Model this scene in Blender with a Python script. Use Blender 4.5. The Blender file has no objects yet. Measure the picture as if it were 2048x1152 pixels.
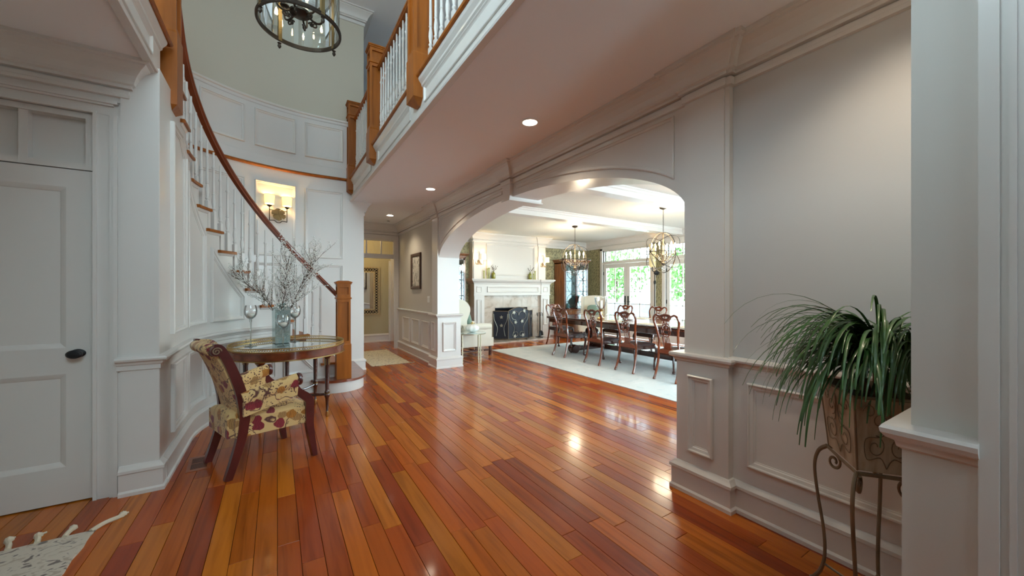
import bpy, bmesh, math, random
from mathutils import Vector, Matrix, Euler, noise

scene = bpy.context.scene
COL = scene.collection
random.seed(7)

# ------------------------------------------------------------------ camera
F_PX = 756.0
YAW = math.atan2(1024 - 554, F_PX)
cam_d = bpy.data.cameras.new('camera')
cam_d.sensor_fit = 'HORIZONTAL'
cam_d.sensor_width = 36.0
cam_d.lens = 36.0 * F_PX / 2048.0
cam_d.shift_y = 4.0 / 2048.0
cam_d.clip_start = 0.03
cam_d.clip_end = 200
cam = bpy.data.objects.new('camera', cam_d)
cam.location = (0, 0, 1.35)
cam.rotation_euler = (math.pi / 2, 0, -YAW)
COL.objects.link(cam)
scene.camera = cam

# ------------------------------------------------------------------ world, daylight, exposure
world = bpy.data.worlds.new('daylight')
scene.world = world
world.use_nodes = True
_wn = world.node_tree.nodes
_bg = _wn.get('Background') or _wn.new('ShaderNodeBackground')
_bg.inputs['Color'].default_value = (0.76, 0.93, 1.0, 1)
_bg.inputs['Strength'].default_value = 15.0

def portal(name, loc, rot, sx, sy):
    """a sampling portal in a modelled window opening (emits nothing itself)"""
    l = bpy.data.lights.new(name, 'AREA')
    l.shape = 'RECTANGLE'; l.size = sx; l.size_y = sy
    l.cycles.is_portal = True
    o = bpy.data.objects.new(name, l)
    o.location = loc; o.rotation_euler = rot
    COL.objects.link(o)
    return o
H90 = math.pi / 2
portal('daylight_added_sidelight', (1.32, -1.79, 1.3), (H90, 0, 0), .26, 2.2)  # for the unseen sidelight added as foyer fill
portal('daylight_entry_window', (0.15, -1.79, 4.35), (H90, 0, 0), 1.8, 2.0)
portal('daylight_landing_window', (-2.59, .9, 4.40), (0, -H90, 0), 2.2, 2.9)
portal('daylight_added_dining_window', (5.6, .89, 1.45), (H90, 0, 0), 4.6, 2.2)  # for the unseen window added to brighten the dining room
portal('daylight_garden_door', (8.55, 7.42, 1.3), (0, H90, 0), 2.5, 1.8)
portal('daylight_garden_door_b', (8.55, 5.23, 1.3), (0, H90, 0), 2.5, 1.8)
portal('daylight_garden_door_c', (8.55, 3.04, 1.3), (0, H90, 0), 2.5, 1.8)

vs = scene.view_settings
vs.view_transform = 'Standard'
vs.look = 'None'
vs.exposure = 0.15
vs.gamma = 1.0
vs.use_curve_mapping = False
scene.cycles.max_bounces = 10
scene.cycles.diffuse_bounces = 6
scene.cycles.glossy_bounces = 4
scene.cycles.transmission_bounces = 6
scene.cycles.transparent_max_bounces = 16
scene.cycles.sample_clamp_indirect = 6.0
scene.cycles.caustics_reflective = False
scene.cycles.caustics_refractive = False

# ------------------------------------------------------------------ mesh helpers
class MB:
    def __init__(s):
        s.v = []; s.f = []; s.mi = []
        s.cur = 0
    def add(s, verts, faces):
        b = len(s.v)
        s.v += [tuple(p) for p in verts]
        for f in faces:
            s.f.append(tuple(b + i for i in f)); s.mi.append(s.cur)
        return s
    def box(s, x0, x1, y0, y1, z0, z1, M=None, c=0.0):
        if c <= 0:
            P = [(x, y, z) for z in (z0, z1) for y in (y0, y1) for x in (x0, x1)]
            Fs = [(0, 2, 3, 1), (4, 5, 7, 6), (0, 1, 5, 4), (2, 6, 7, 3), (0, 4, 6, 2), (1, 3, 7, 5)]
        else:
            bm = bmesh.new()
            bmesh.ops.create_cube(bm, size=1)
            for v in bm.verts:
                v.co = Vector(((x0 + x1) / 2 + v.co.x * (x1 - x0), (y0 + y1) / 2 + v.co.y * (y1 - y0), (z0 + z1) / 2 + v.co.z * (z1 - z0)))
            bmesh.ops.bevel(bm, geom=list(bm.edges), offset=c, segments=1 if c < .012 else 3, profile=.5, affect='EDGES')
            bm.verts.index_update()
            P = [tuple(v.co) for v in bm.verts]
            Fs = [tuple(v.index for v in f.verts) for f in bm.faces]
            bm.free()
        if M is not None:
            P = [tuple(M @ Vector(p)) for p in P]
        return s.add(P, Fs)
    def tube(s, pts, r, n=8, closed=False, caps=True, flat=None):
        pts = [Vector(p) for p in pts]
        N = len(pts)
        rs = r if isinstance(r, (list, tuple)) else [r] * N
        tang = []
        for i in range(N):
            if closed:
                t = pts[(i + 1) % N] - pts[i - 1]
            else:
                t = pts[min(i + 1, N - 1)] - pts[max(i - 1, 0)]
            if t.length < 1e-9: t = Vector((0, 0, 1))
            tang.append(t.normalized())
        up = Vector((0, 0, 1)) if abs(tang[0].z) < .9 else Vector((1, 0, 0))
        nrm = (up - tang[0] * up.dot(tang[0])).normalized()
        V = []
        for i in range(N):
            t = tang[i]
            nrm = nrm - t * nrm.dot(t)
            if nrm.length < 1e-6:
                nrm = t.orthogonal()
            nrm.normalize()
            bi = t.cross(nrm)
            for j in range(n):
                a = 2 * math.pi * j / n
                fa = 1.0 if flat is None else flat
                V.append(pts[i] + nrm * (math.cos(a) * rs[i]) + bi * (math.sin(a) * rs[i] * fa))
        Fs = []
        for i in range(N if closed else N - 1):
            i2 = (i + 1) % N
            for j in range(n):
                j2 = (j + 1) % n
                Fs.append((i * n + j, i * n + j2, i2 * n + j2, i2 * n + j))
        if caps and not closed:
            Fs.append(tuple(reversed(range(n))))
            Fs.append(tuple((N - 1) * n + j for j in range(n)))
        return s.add(V, Fs)
    def lathe(s, prof, n=16, M=None, c=(0, 0, 0), sx=1.0, sy=1.0, cap=True):
        V = []
        for r, z in prof:
            for j in range(n):
                a = 2 * math.pi * j / n
                V.append(Vector((c[0] + r * math.cos(a) * sx, c[1] + r * math.sin(a) * sy, c[2] + z)))
        Fs = []
        for i in range(len(prof) - 1):
            for j in range(n):
                j2 = (j + 1) % n
                Fs.append((i * n + j, i * n + j2, (i + 1) * n + j2, (i + 1) * n + j))
        if cap:
            Fs.append(tuple(reversed(range(n))))
            Fs.append(tuple((len(prof) - 1) * n + j for j in range(n)))
        if M is not None: V = [M @ p for p in V]
        return s.add(V, Fs)
    def prism(s, poly, h0, h1, axis='z', M=None):
        """poly = 2D points; axis is the extrusion axis"""
        n = len(poly)
        def p3(a, b, h):
            return (a, b, h) if axis == 'z' else ((a, h, b) if axis == 'y' else (h, a, b))
        V = [p3(a, b, h0) for a, b in poly] + [p3(a, b, h1) for a, b in poly]
        if M is not None: V = [tuple(M @ Vector(p)) for p in V]
        Fs = [tuple(range(n)), tuple(range(2 * n - 1, n - 1, -1))]
        Fs += [(i, (i + 1) % n, n + (i + 1) % n, n + i) for i in range(n)]
        return s.add(V, Fs)
    def sweep(s, prof, path, closed=False):
        """profile (outward offset, z) along an XY path, outward = left of travel, mitred"""
        path = [Vector((p[0], p[1])) for p in path]
        N = len(path); V = []
        for i in range(N):
            d0 = d1 = None
            if closed or i > 0: d0 = (path[i] - path[i - 1]).normalized()
            if closed or i < N - 1: d1 = (path[(i + 1) % N] - path[i]).normalized()
            if d0 is None: d0 = d1
            if d1 is None: d1 = d0
            n0 = Vector((-d0.y, d0.x)); n1 = Vector((-d1.y, d1.x))
            b = n0 + n1
            if b.length < 1e-6: b = n0.copy()
            b = b / max(.25, (1 + n0.dot(n1)))
            for o, z in prof:
                q = path[i] + b * o
                V.append((q.x, q.y, z))
        m = len(prof); Fs = []
        for i in range(N if closed else N - 1):
            i2 = (i + 1) % N
            for j in range(m - 1):
                Fs.append((i * m + j, i * m + j + 1, i2 * m + j + 1, i2 * m + j))
        if not closed:
            Fs.append(tuple(range(m))); Fs.append(tuple(range((N - 1) * m, N * m)))
        return s.add(V, Fs)
    def frame(s, fn, poly, prof, step=0.0):
        """moulding frame: closed polygon in wall coords (s,z), prof = [(inset, proud)...], fn(s,z,o)->xyz"""
        n = len(poly)
        area = sum(poly[i][0] * poly[(i + 1) % n][1] - poly[(i + 1) % n][0] * poly[i][1] for i in range(n))
        if area < 0: poly = poly[::-1]
        P = [Vector(p) for p in poly]
        bis = []
        for i in range(n):
            d0 = (P[i] - P[i - 1]).normalized(); d1 = (P[(i + 1) % n] - P[i]).normalized()
            n0 = Vector((-d0.y, d0.x)); n1 = Vector((-d1.y, d1.x))
            bis.append((n0 + n1) / max(.3, 1 + n0.dot(n1)))
        m = len(prof); V = []; cnt = 0
        for i in range(n):
            j = (i + 1) % n
            L = (P[j] - P[i]).length
            k = 1 if step <= 0 else max(1, int(math.ceil(L / step)))
            for q in range(k):
                t = q / k
                for o, h in prof:
                    a = P[i] + bis[i] * o; b = P[j] + bis[j] * o
                    c = a.lerp(b, t)
                    V.append(fn(c.x, c.y, h))
                cnt += 1
        Fs = []
        for i in range(cnt):
            i2 = (i + 1) % cnt
            for j in range(m - 1):
                Fs.append((i * m + j, i * m + j + 1, i2 * m + j + 1, i2 * m + j))
        return s.add(V, Fs)
    def blob(s, c, rx, ry, rz, n=16, m=10, e=1.0, M=None):
        """super-ellipsoid cushion"""
        V = []; Fs = []
        def sg(x, p): return math.copysign(abs(x) ** p, x)
        for i in range(m + 1):
            ph = -math.pi / 2 + math.pi * i / m
            for j in range(n):
                th = 2 * math.pi * j / n
                V.append(Vector((c[0] + rx * sg(math.cos(ph), e) * sg(math.cos(th), e), c[1] + ry * sg(math.cos(ph), e) * sg(math.sin(th), e), c[2] + rz * sg(math.sin(ph), e))))
        for i in range(m):
            for j in range(n):
                j2 = (j + 1) % n
                Fs.append((i * n + j, i * n + j2, (i + 1) * n + j2, (i + 1) * n + j))
        if M is not None: V = [M @ p for p in V]
        return s.add(V, Fs)
    def mesh(s, name, mats, smooth=False, angle=35):
        me = bpy.data.meshes.new(name)
        me.from_pydata([tuple(p) for p in s.v], [], s.f)
        mats = mats if isinstance(mats, (list, tuple)) else [mats]
        for m in mats: me.materials.append(m)
        if len(mats) > 1: me.polygons.foreach_set('material_index', s.mi)
        bm = bmesh.new(); bm.from_mesh(me)
        bmesh.ops.remove_doubles(bm, verts=bm.verts, dist=1e-5)
        bmesh.ops.recalc_face_normals(bm, faces=bm.faces)
        bm.to_mesh(me); bm.free()
        if smooth:
            me.polygons.foreach_set('use_smooth', [True] * len(me.polygons))
            me.set_sharp_from_angle(angle=math.radians(angle))
        me.update()
        return me
    def build(s, name, mats, parent=None, smooth=False, angle=35, loc=None):
        o = bpy.data.objects.new(name, s.mesh(name, mats, smooth, angle))
        COL.objects.link(o)
        if parent is not None: o.parent = parent
        if loc is not None: o.location = loc
        return o

def tag(o, label=None, cat=None, group=None, kind=None):
    if label: o['label'] = label
    if cat: o['category'] = cat
    if group: o['group'] = group
    if kind: o['kind'] = kind
    return o
def thing(name, label, cat, loc=(0, 0, 0), rz=0.0, group=None, kind=None):
    o = bpy.data.objects.new(name, None)
    o.empty_display_size = .1
    COL.objects.link(o)
    o.location = loc; o.rotation_euler = (0, 0, rz)
    return tag(o, label, cat, group, kind)
def struct(name, mb, mat, label, cat, smooth=False, angle=35):
    return tag(mb.build(name, mat, None, smooth, angle), label, cat, None, 'structure')
def inst(name, me, parent, loc=(0, 0, 0), rot=(0, 0, 0), scale=(1, 1, 1)):
    o = bpy.data.objects.new(name, me)
    COL.objects.link(o)
    o.parent = parent
    o.location = loc; o.rotation_euler = rot; o.scale = scale
    return o
def copy_tree(o, parent=None):
    c = o.copy(); COL.objects.link(c)
    if parent is not None: c.parent = parent
    for ch in o.children: copy_tree(ch, c)
    return c
def arc(cx, cy, r, a0, a1, n):
    return [(cx + r * math.cos(math.radians(a0 + (a1 - a0) * i / n)), cy + r * math.sin(math.radians(a0 + (a1 - a0) * i / n))) for i in range(n + 1)]
def bez(p0, p1, p2, p3, n):
    p0, p1, p2, p3 = map(Vector, (p0, p1, p2, p3))
    return [p0 * (1 - t) ** 3 + p1 * 3 * t * (1 - t) ** 2 + p2 * 3 * t * t * (1 - t) + p3 * t ** 3 for t in [i / n for i in range(n + 1)]]
def smooth_path(pts, n=6):
    """Catmull-Rom through the points"""
    P = [Vector(p) for p in pts]
    out = []
    for i in range(len(P) - 1):
        a = P[max(i - 1, 0)]; b = P[i]; c = P[i + 1]; d = P[min(i + 2, len(P) - 1)]
        for k in range(n):
            t = k / n
            out.append(.5 * ((2 * b) + (c - a) * t + (2 * a - 5 * b + 4 * c - d) * t * t + (3 * b - a - 3 * c + d) * t ** 3))
    out.append(P[-1])
    return out
def spiral(c, u, v, r0, r1, a0, turns, n=18):
    """flat spiral in the plane of unit vectors u, v"""
    c, u, v = Vector(c), Vector(u), Vector(v)
    return [c + (u * math.cos(a) + v * math.sin(a)) * (r0 + (r1 - r0) * i / n) for i, a in [(i, a0 + turns * 2 * math.pi * i / n) for i in range(n + 1)]]
# ------------------------------------------------------------------ materials
MATS = {}
def mat(name, col, rough=.5, metal=0.0, coat=0.0, spec=.5, bump=0.0, bscale=60.0, vary=0.0, vscale=6.0, emit=None, es=0.0, sheen=0.0, stretch=None, col2=None, coat_rough=.08):
    m = bpy.data.materials.new(name); m.use_nodes = True
    nt = m.node_tree; N = nt.nodes; L = nt.links
    b = N['Principled BSDF']
    b.inputs['Base Color'].default_value = (*col, 1)
    b.inputs['Roughness'].default_value = rough
    b.inputs['Metallic'].default_value = metal
    b.inputs['Specular IOR Level'].default_value = spec
    b.inputs['Coat Weight'].default_value = coat
    b.inputs['Coat Roughness'].default_value = coat_rough
    if sheen: b.inputs['Sheen Weight'].default_value = sheen
    if emit:
        b.inputs['Emission Color'].default_value = (*emit, 1); b.inputs['Emission Strength'].default_value = es
    if vary or bump or col2:
        tc = N.new('ShaderNodeTexCoord'); mp = N.new('ShaderNodeMapping')
        L.new(tc.outputs['Object'], mp.inputs['Vector'])
        if stretch: mp.inputs['Scale'].default_value = stretch
    if vary or col2:
        nz = N.new('ShaderNodeTexNoise'); nz.inputs['Scale'].default_value = vscale; nz.inputs['Detail'].default_value = 4
        L.new(mp.outputs['Vector'], nz.inputs['Vector'])
        rp = N.new('ShaderNodeValToRGB')
        c2 = col2 if col2 else tuple(min(1, c * (1 + vary)) for c in col)
        c1 = col if col2 else tuple(c * (1 - vary) for c in col)
        rp.color_ramp.elements[0].color = (*c1, 1); rp.color_ramp.elements[1].color = (*c2, 1)
        rp.color_ramp.elements[0].position = .3; rp.color_ramp.elements[1].position = .7
        L.new(nz.outputs['Fac'], rp.inputs['Fac']); L.new(rp.outputs['Color'], b.inputs['Base Color'])
    if bump:
        nb = N.new('ShaderNodeTexNoise'); nb.inputs['Scale'].default_value = bscale; nb.inputs['Detail'].default_value = 3
        L.new(mp.outputs['Vector'], nb.inputs['Vector'])
        bp = N.new('ShaderNodeBump'); bp.inputs['Strength'].default_value = bump; bp.inputs['Distance'].default_value = .004
        L.new(nb.outputs['Fac'], bp.inputs['Height']); L.new(bp.outputs['Normal'], b.inputs['Normal'])
    MATS[name] = m
    return m

def glass(name, tint=(1, 1, 1), refl=.12, rough=0.0):
    m = bpy.data.materials.new(name); m.use_nodes = True
    nt = m.node_tree; N = nt.nodes; L = nt.links
    N.remove(N['Principled BSDF'])
    tr = N.new('ShaderNodeBsdfTransparent'); tr.inputs['Color'].default_value = (*tint, 1)
    gl = N.new('ShaderNodeBsdfGlossy'); gl.inputs['Roughness'].default_value = rough
    lw = N.new('ShaderNodeLayerWeight'); lw.inputs['Blend'].default_value = .25
    ma = N.new('ShaderNodeMath'); ma.operation = 'MULTIPLY_ADD'; ma.inputs[1].default_value = .7; ma.inputs[2].default_value = refl * .3
    mx = N.new('ShaderNodeMixShader')
    L.new(lw.outputs['Fresnel'], ma.inputs[0]); L.new(ma.outputs[0], mx.inputs['Fac'])
    L.new(tr.outputs[0], mx.inputs[1]); L.new(gl.outputs[0], mx.inputs[2])
    L.new(mx.outputs[0], N['Material Output'].inputs['Surface'])
    return m

def shade_mat(name, col, es):
    """lit fabric lamp shade"""
    return mat(name, (.9, .82, .62), rough=.8, emit=col, es=es)

TRIM = mat('white_trim_paint', (.68, .65, .62), rough=.35, coat=.15)
CEIL = mat('ceiling_paint', (.84, .86, .89), rough=.8)
WALLG = mat('grey_wall_paint', (.54, .535, .53), rough=.75)
WALLS = mat('sage_grey_wall_paint', (.58, .535, .44), rough=.75)
WALLT = mat('taupe_wall_paint', (.58, .55, .49), rough=.75)
OAK = mat('honey_oak', (.30, .086, .009), rough=.42, coat=.05, spec=.25, vary=.22, vscale=5, stretch=(3, 3, .35), bump=.05, bscale=30)
ARMWOOD = mat('maroon_chair_wood', (.085, .014, .013), rough=.3, coat=.4, vary=.3, vscale=7)
CHERRY = mat('red_brown_rail_wood', (.20, .045, .016), rough=.28, coat=.6, vary=.25, vscale=5)
MAHOG = mat('mahogany', (.165, .034, .011), rough=.22, coat=.7, vary=.45, vscale=9)
MAHOGD = mat('dark_mahogany', (.055, .014, .009), rough=.22, coat=.8, vary=.3, vscale=8)
WALNUT = mat('walnut_cabinet', (.20, .075, .028), rough=.35, coat=.4, vary=.4, vscale=5, stretch=(4, 4, .6))
BRONZE = mat('dark_bronze', (.045, .034, .026), rough=.4, metal=.7)
IRON = mat('aged_iron', (.20, .15, .095), rough=.55, metal=.5, vary=.3)
BRASS = mat('antique_brass', (.52, .36, .14), rough=.32, metal=1.0)
PEWTER = mat('champagne_metal', (.55, .48, .34), rough=.3, metal=1.0)
CREAM = mat('cream_upholstery', (.70, .65, .55), rough=.9, sheen=.3, bump=.1, bscale=300)
SAGE = mat('sage_velvet', (.17, .25, .20), rough=.85, sheen=.5)
BLACKM = mat('black_metal', (.012, .013, .016), rough=.4, metal=.3)
SOOT = mat('sooty_firebox', (.012, .014, .02), rough=.9)
WHITEC = mat('white_ceramic', (.82, .82, .80), rough=.25, coat=.4)
WAX = mat('ivory_wax', (.86, .82, .72), rough=.6)
OLIVEG = mat('olive_glass', (.20, .20, .03), rough=.12, coat=.6)
GREENG = mat('yellow_green_glass', (.40, .42, .10), rough=.12, coat=.6)
TWIG = mat('brown_twig', (.10, .065, .045), rough=.8)
BUD = mat('white_blossom', (.80, .80, .76), rough=.7)
SOIL = mat('dark_soil', (.02, .013, .008), rough=.95, bump=.6, bscale=90)
GLASS = glass('clear_glass')
PANE = glass('window_pane_glass', (.95, .99, 1.0), .1)
CGLASS = glass('cabinet_glass', (.72, .90, .93), .45)
MIRROR = mat('mirror_glass', (.86, .88, .88), rough=.02, metal=1.0)
MERC = mat('mercury_glass', (.42, .60, .60), rough=.12, metal=.75, col2=(.70, .82, .82), vscale=45, bump=.25, bscale=60)
BULB = mat('lit_bulb', (1, .9, .7), emit=(1, .78, .42), es=30)
DISC = mat('lit_downlight', (1, .95, .85), emit=(1, .93, .80), es=6)
SHADE_Y = shade_mat('lit_cream_shade', (1.0, .74, .24), 1.0)
SHADE_W = shade_mat('lit_ivory_shade', (1.0, .88, .62), 1.2)
PLASTIC = mat('white_plastic', (.8, .8, .78), rough=.4)

def node_mat(name, rough=.5, coat=0.0, coat_rough=.1, spec=.5):
    m = bpy.data.materials.new(name); m.use_nodes = True
    nt = m.node_tree; b = nt.nodes['Principled BSDF']
    b.inputs['Roughness'].default_value = rough; b.inputs['Coat Weight'].default_value = coat
    b.inputs['Coat Roughness'].default_value = coat_rough; b.inputs['Specular IOR Level'].default_value = spec
    return m, nt, nt.nodes, nt.links, b
def ramp(N, stops, interp='LINEAR'):
    r = N.new('ShaderNodeValToRGB'); cr = r.color_ramp; cr.interpolation = interp
    while len(cr.elements) < len(stops): cr.elements.new(.5)
    for e, (p, c) in zip(cr.elements, stops):
        e.position = p; e.color = (*c, 1)
    return r
def mixc(N, L, fac, a, b, mode='MIX'):
    m = N.new('ShaderNodeMix'); m.data_type = 'RGBA'; m.blend_type = mode
    for sock, val in ((m.inputs[0], fac), (m.inputs[6], a), (m.inputs[7], b)):
        if isinstance(val, (int, float)): sock.default_value = val
        elif isinstance(val, tuple): sock.default_value = (*val, 1)
        else: L.new(val, sock)
    return m.outputs[2]

def plank_material(name, single):
    m, nt, N, L, b = node_mat(name, .24, .24, .09, .18)
    tc = N.new('ShaderNodeTexCoord')
    geo = N.new('ShaderNodeNewGeometry')
    if single:
        oi = N.new('ShaderNodeObjectInfo'); tone = oi.outputs['Color']
        rnd = oi.outputs['Random']
    else:
        at = N.new('ShaderNodeAttribute'); at.attribute_name = 'tone'; tone = at.outputs['Color']; rnd = at.outputs['Alpha']
    mp = N.new('ShaderNodeMapping'); mp.inputs['Scale'].default_value = (26, 1.3, 10)
    L.new(geo.outputs['Position'], mp.inputs['Vector'])
    cm = N.new('ShaderNodeCombineXYZ'); mu = N.new('ShaderNodeMath'); mu.operation = 'MULTIPLY'; mu.inputs[1].default_value = 60
    L.new(rnd, mu.inputs[0]); L.new(mu.outputs[0], cm.inputs['Y']); L.new(mu.outputs[0], cm.inputs['Z'])
    L.new(cm.outputs[0], mp.inputs['Location'])
    nz = N.new('ShaderNodeTexNoise'); nz.inputs['Scale'].default_value = 1.0; nz.inputs['Detail'].default_value = 5; nz.inputs['Distortion'].default_value = .6
    L.new(mp.outputs[0], nz.inputs['Vector'])
    rp = ramp(N, [(.25, (.62, .58, .55)), (.5, (1, 1, 1)), (.8, (1.16, 1.2, 1.25))])
    L.new(nz.outputs['Fac'], rp.inputs['Fac'])
    L.new(mixc(N, L, 1.0, tone, rp.outputs['Color'], 'MULTIPLY'), b.inputs['Base Color'])
    n2 = N.new('ShaderNodeTexNoise'); n2.inputs['Scale'].default_value = 3; L.new(geo.outputs['Position'], n2.inputs['Vector'])
    mr = N.new('ShaderNodeMapRange'); mr.inputs['To Min'].default_value = .18; mr.inputs['To Max'].default_value = .30
    L.new(n2.outputs['Fac'], mr.inputs['Value']); L.new(mr.outputs[0], b.inputs['Roughness'])
    bp = N.new('ShaderNodeBump'); bp.inputs['Strength'].default_value = .04; bp.inputs['Distance'].default_value = .002
    L.new(nz.outputs['Fac'], bp.inputs['Height']); L.new(bp.outputs['Normal'], b.inputs['Normal'])
    return m
PLANK1 = plank_material('jatoba_plank', True)
PLANKN = plank_material('jatoba_plank_field', False)

def floral(name):
    m, nt, N, L, b = node_mat(name, .9)
    b.inputs['Sheen Weight'].default_value = .2
    tc = N.new('ShaderNodeTexCoord')
    n0 = N.new('ShaderNodeTexNoise'); n0.inputs['Scale'].default_value = 13; n0.inputs['Detail'].default_value = 2
    L.new(tc.outputs['Object'], n0.inputs['Vector'])
    ad = N.new('ShaderNodeVectorMath'); ad.operation = 'MULTIPLY_ADD'; ad.inputs[1].default_value = (.07, .07, .07)
    L.new(n0.outputs['Color'], ad.inputs[0]); L.new(tc.outputs['Object'], ad.inputs[2])
    # vines
    n1 = N.new('ShaderNodeTexNoise'); n1.inputs['Scale'].default_value = 8; n1.inputs['Detail'].default_value = 0
    L.new(ad.outputs[0], n1.inputs['Vector'])
    vine = ramp(N, [(.478, (0, 0, 0)), (.492, (1, 1, 1)), (.508, (1, 1, 1)), (.522, (0, 0, 0))]); L.new(n1.outputs['Fac'], vine.inputs['Fac'])
    # little leaves
    v2 = N.new('ShaderNodeTexVoronoi'); v2.inputs['Scale'].default_value = 62; L.new(ad.outputs[0], v2.inputs['Vector'])
    lf = ramp(N, [(.30, (1, 1, 1)), (.38, (0, 0, 0))]); L.new(v2.outputs['Distance'], lf.inputs['Fac'])
    n3 = N.new('ShaderNodeTexNoise'); n3.inputs['Scale'].default_value = 7; L.new(tc.outputs['Object'], n3.inputs['Vector'])
    lm = ramp(N, [(.47, (0, 0, 0)), (.51, (1, 1, 1))]); L.new(n3.outputs['Fac'], lm.inputs['Fac'])
    leaves = mixc(N, L, 1.0, lf.outputs['Color'], lm.outputs['Color'], 'MULTIPLY')
    # blossoms
    v1 = N.new('ShaderNodeTexVoronoi'); v1.inputs['Scale'].default_value = 10; v1.inputs['Randomness'].default_value = .8
    L.new(ad.outputs[0], v1.inputs['Vector'])
    fl = ramp(N, [(.34, (1, 1, 1)), (.38, (0, 0, 0))]); L.new(v1.outputs['Distance'], fl.inputs['Fac'])
    sx = N.new('ShaderNodeSeparateColor'); L.new(v1.outputs['Color'], sx.inputs[0])
    fc = ramp(N, [(0, (.24, .018, .03)), (.34, (.50, .20, .03)), (.62, (.30, .03, .04)), (.8, (.45, .25, .09))], 'CONSTANT'); L.new(sx.outputs[0], fc.inputs['Fac'])
    wv = N.new('ShaderNodeTexWave'); wv.inputs['Scale'].default_value = 26; wv.inputs['Distortion'].default_value = 3; L.new(ad.outputs[0], wv.inputs['Vector'])
    fdet = mixc(N, L, .35, fc.outputs['Color'], wv.outputs['Color'], 'MULTIPLY')
    base = mixc(N, L, leaves, (.70, .48, .21), (.10, .035, .03))
    base = mixc(N, L, vine.outputs['Color'], base, (.11, .04, .03))
    base = mixc(N, L, fl.outputs['Color'], base, fdet)
    L.new(base, b.inputs['Base Color'])
    return m
FLORAL = floral('floral_tapestry')

def damask():
    m, nt, N, L, b = node_mat('olive_damask_paper', .6)
    tc = N.new('ShaderNodeTexCoord'); ad = N.new('ShaderNodeVectorMath'); ad.operation = 'MULTIPLY_ADD'; ad.inputs[1].default_value = (.10, .10, .10)
    n0 = N.new('ShaderNodeTexNoise'); n0.inputs['Scale'].default_value = 14
    L.new(tc.outputs['Object'], n0.inputs['Vector']); L.new(n0.outputs['Color'], ad.inputs[0]); L.new(tc.outputs['Object'], ad.inputs[2])
    v = N.new('ShaderNodeTexVoronoi'); v.inputs['Scale'].default_value = 11; v.inputs['Randomness'].default_value = .35; L.new(ad.outputs[0], v.inputs['Vector'])
    wv = N.new('ShaderNodeTexWave'); wv.wave_type = 'RINGS'; wv.inputs['Scale'].default_value = 5; wv.inputs['Distortion'].default_value = 6; wv.inputs['Detail Scale'].default_value = 2.2
    L.new(ad.outputs[0], wv.inputs['Vector'])
    r1 = ramp(N, [(.32, (1, 1, 1)), (.40, (0, 0, 0)), (.52, (0, 0, 0)), (.56, (1, 1, 1)), (.62, (0, 0, 0))]); L.new(v.outputs['Distance'], r1.inputs['Fac'])
    r2 = ramp(N, [(.45, (0, 0, 0)), (.55, (1, 1, 1))]); L.new(wv.outputs['Fac'], r2.inputs['Fac'])
    f = mixc(N, L, .5, r1.outputs['Color'], r2.outputs['Color'])
    r3 = ramp(N, [(.4, (.38, .34, .19)), (.6, (.17, .155, .085))]); L.new(f, r3.inputs['Fac'])
    L.new(r3.outputs['Color'], b.inputs['Base Color'])
    return m
DAMASK = damask()

def marble():
    m, nt, N, L, b = node_mat('cream_marble', .12, .3)
    tc = N.new('ShaderNodeTexCoord'); n = N.new('ShaderNodeTexNoise'); n.inputs['Scale'].default_value = 4; n.inputs['Detail'].default_value = 8; n.inputs['Distortion'].default_value = 1.4
    L.new(tc.outputs['Object'], n.inputs['Vector'])
    r = ramp(N, [(.3, (.40, .32, .25)), (.48, (.55, .47, .40)), (.7, (.60, .53, .46))]); L.new(n.outputs['Fac'], r.inputs['Fac']); L.new(r.outputs['Color'], b.inputs['Base Color'])
    return m
MARBLE = marble()

def kilim(name, c0, c1, c2, sx=18, sy=30):
    m, nt, N, L, b = node_mat(name, .95)
    tc = N.new('ShaderNodeTexCoord'); mp = N.new('ShaderNodeMapping'); mp.inputs['Scale'].default_value = (sx, sy, 1)
    L.new(tc.outputs['Object'], mp.inputs['Vector'])
    n = N.new('ShaderNodeTexNoise'); n.inputs['Scale'].default_value = .7; n.inputs['Detail'].default_value = 2; n.inputs['Distortion'].default_value = 1.0; L.new(mp.outputs[0], n.inputs['Vector'])
    r = ramp(N, [(.36, c2), (.42, c0), (.58, c0), (.64, c1)]); L.new(n.outputs['Fac'], r.inputs['Fac'])
    w = N.new('ShaderNodeTexWave'); w.inputs['Scale'].default_value = 55; w.bands_direction = 'Y'; L.new(tc.outputs['Object'], w.inputs['Vector'])
    bp = N.new('ShaderNodeBump'); bp.inputs['Strength'].default_value = .5; bp.inputs['Distance'].default_value = .004
    L.new(w.outputs['Fac'], bp.inputs['Height']); L.new(bp.outputs['Normal'], b.inputs['Normal'])
    L.new(r.outputs['Color'], b.inputs['Base Color'])
    return m
KILIM = kilim('grey_cream_kilim', (.68, .60, .50), (.52, .43, .34), (.22, .18, .16), 22, 36)
HALLRUG = kilim('speckled_cream_weave', (.76, .66, .46), (.80, .70, .50), (.20, .12, .07), 40, 60)
DINRUG = kilim('pale_dining_carpet', (.70, .71, .69), (.75, .75, .73), (.63, .66, .65), 6, 6)

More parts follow.
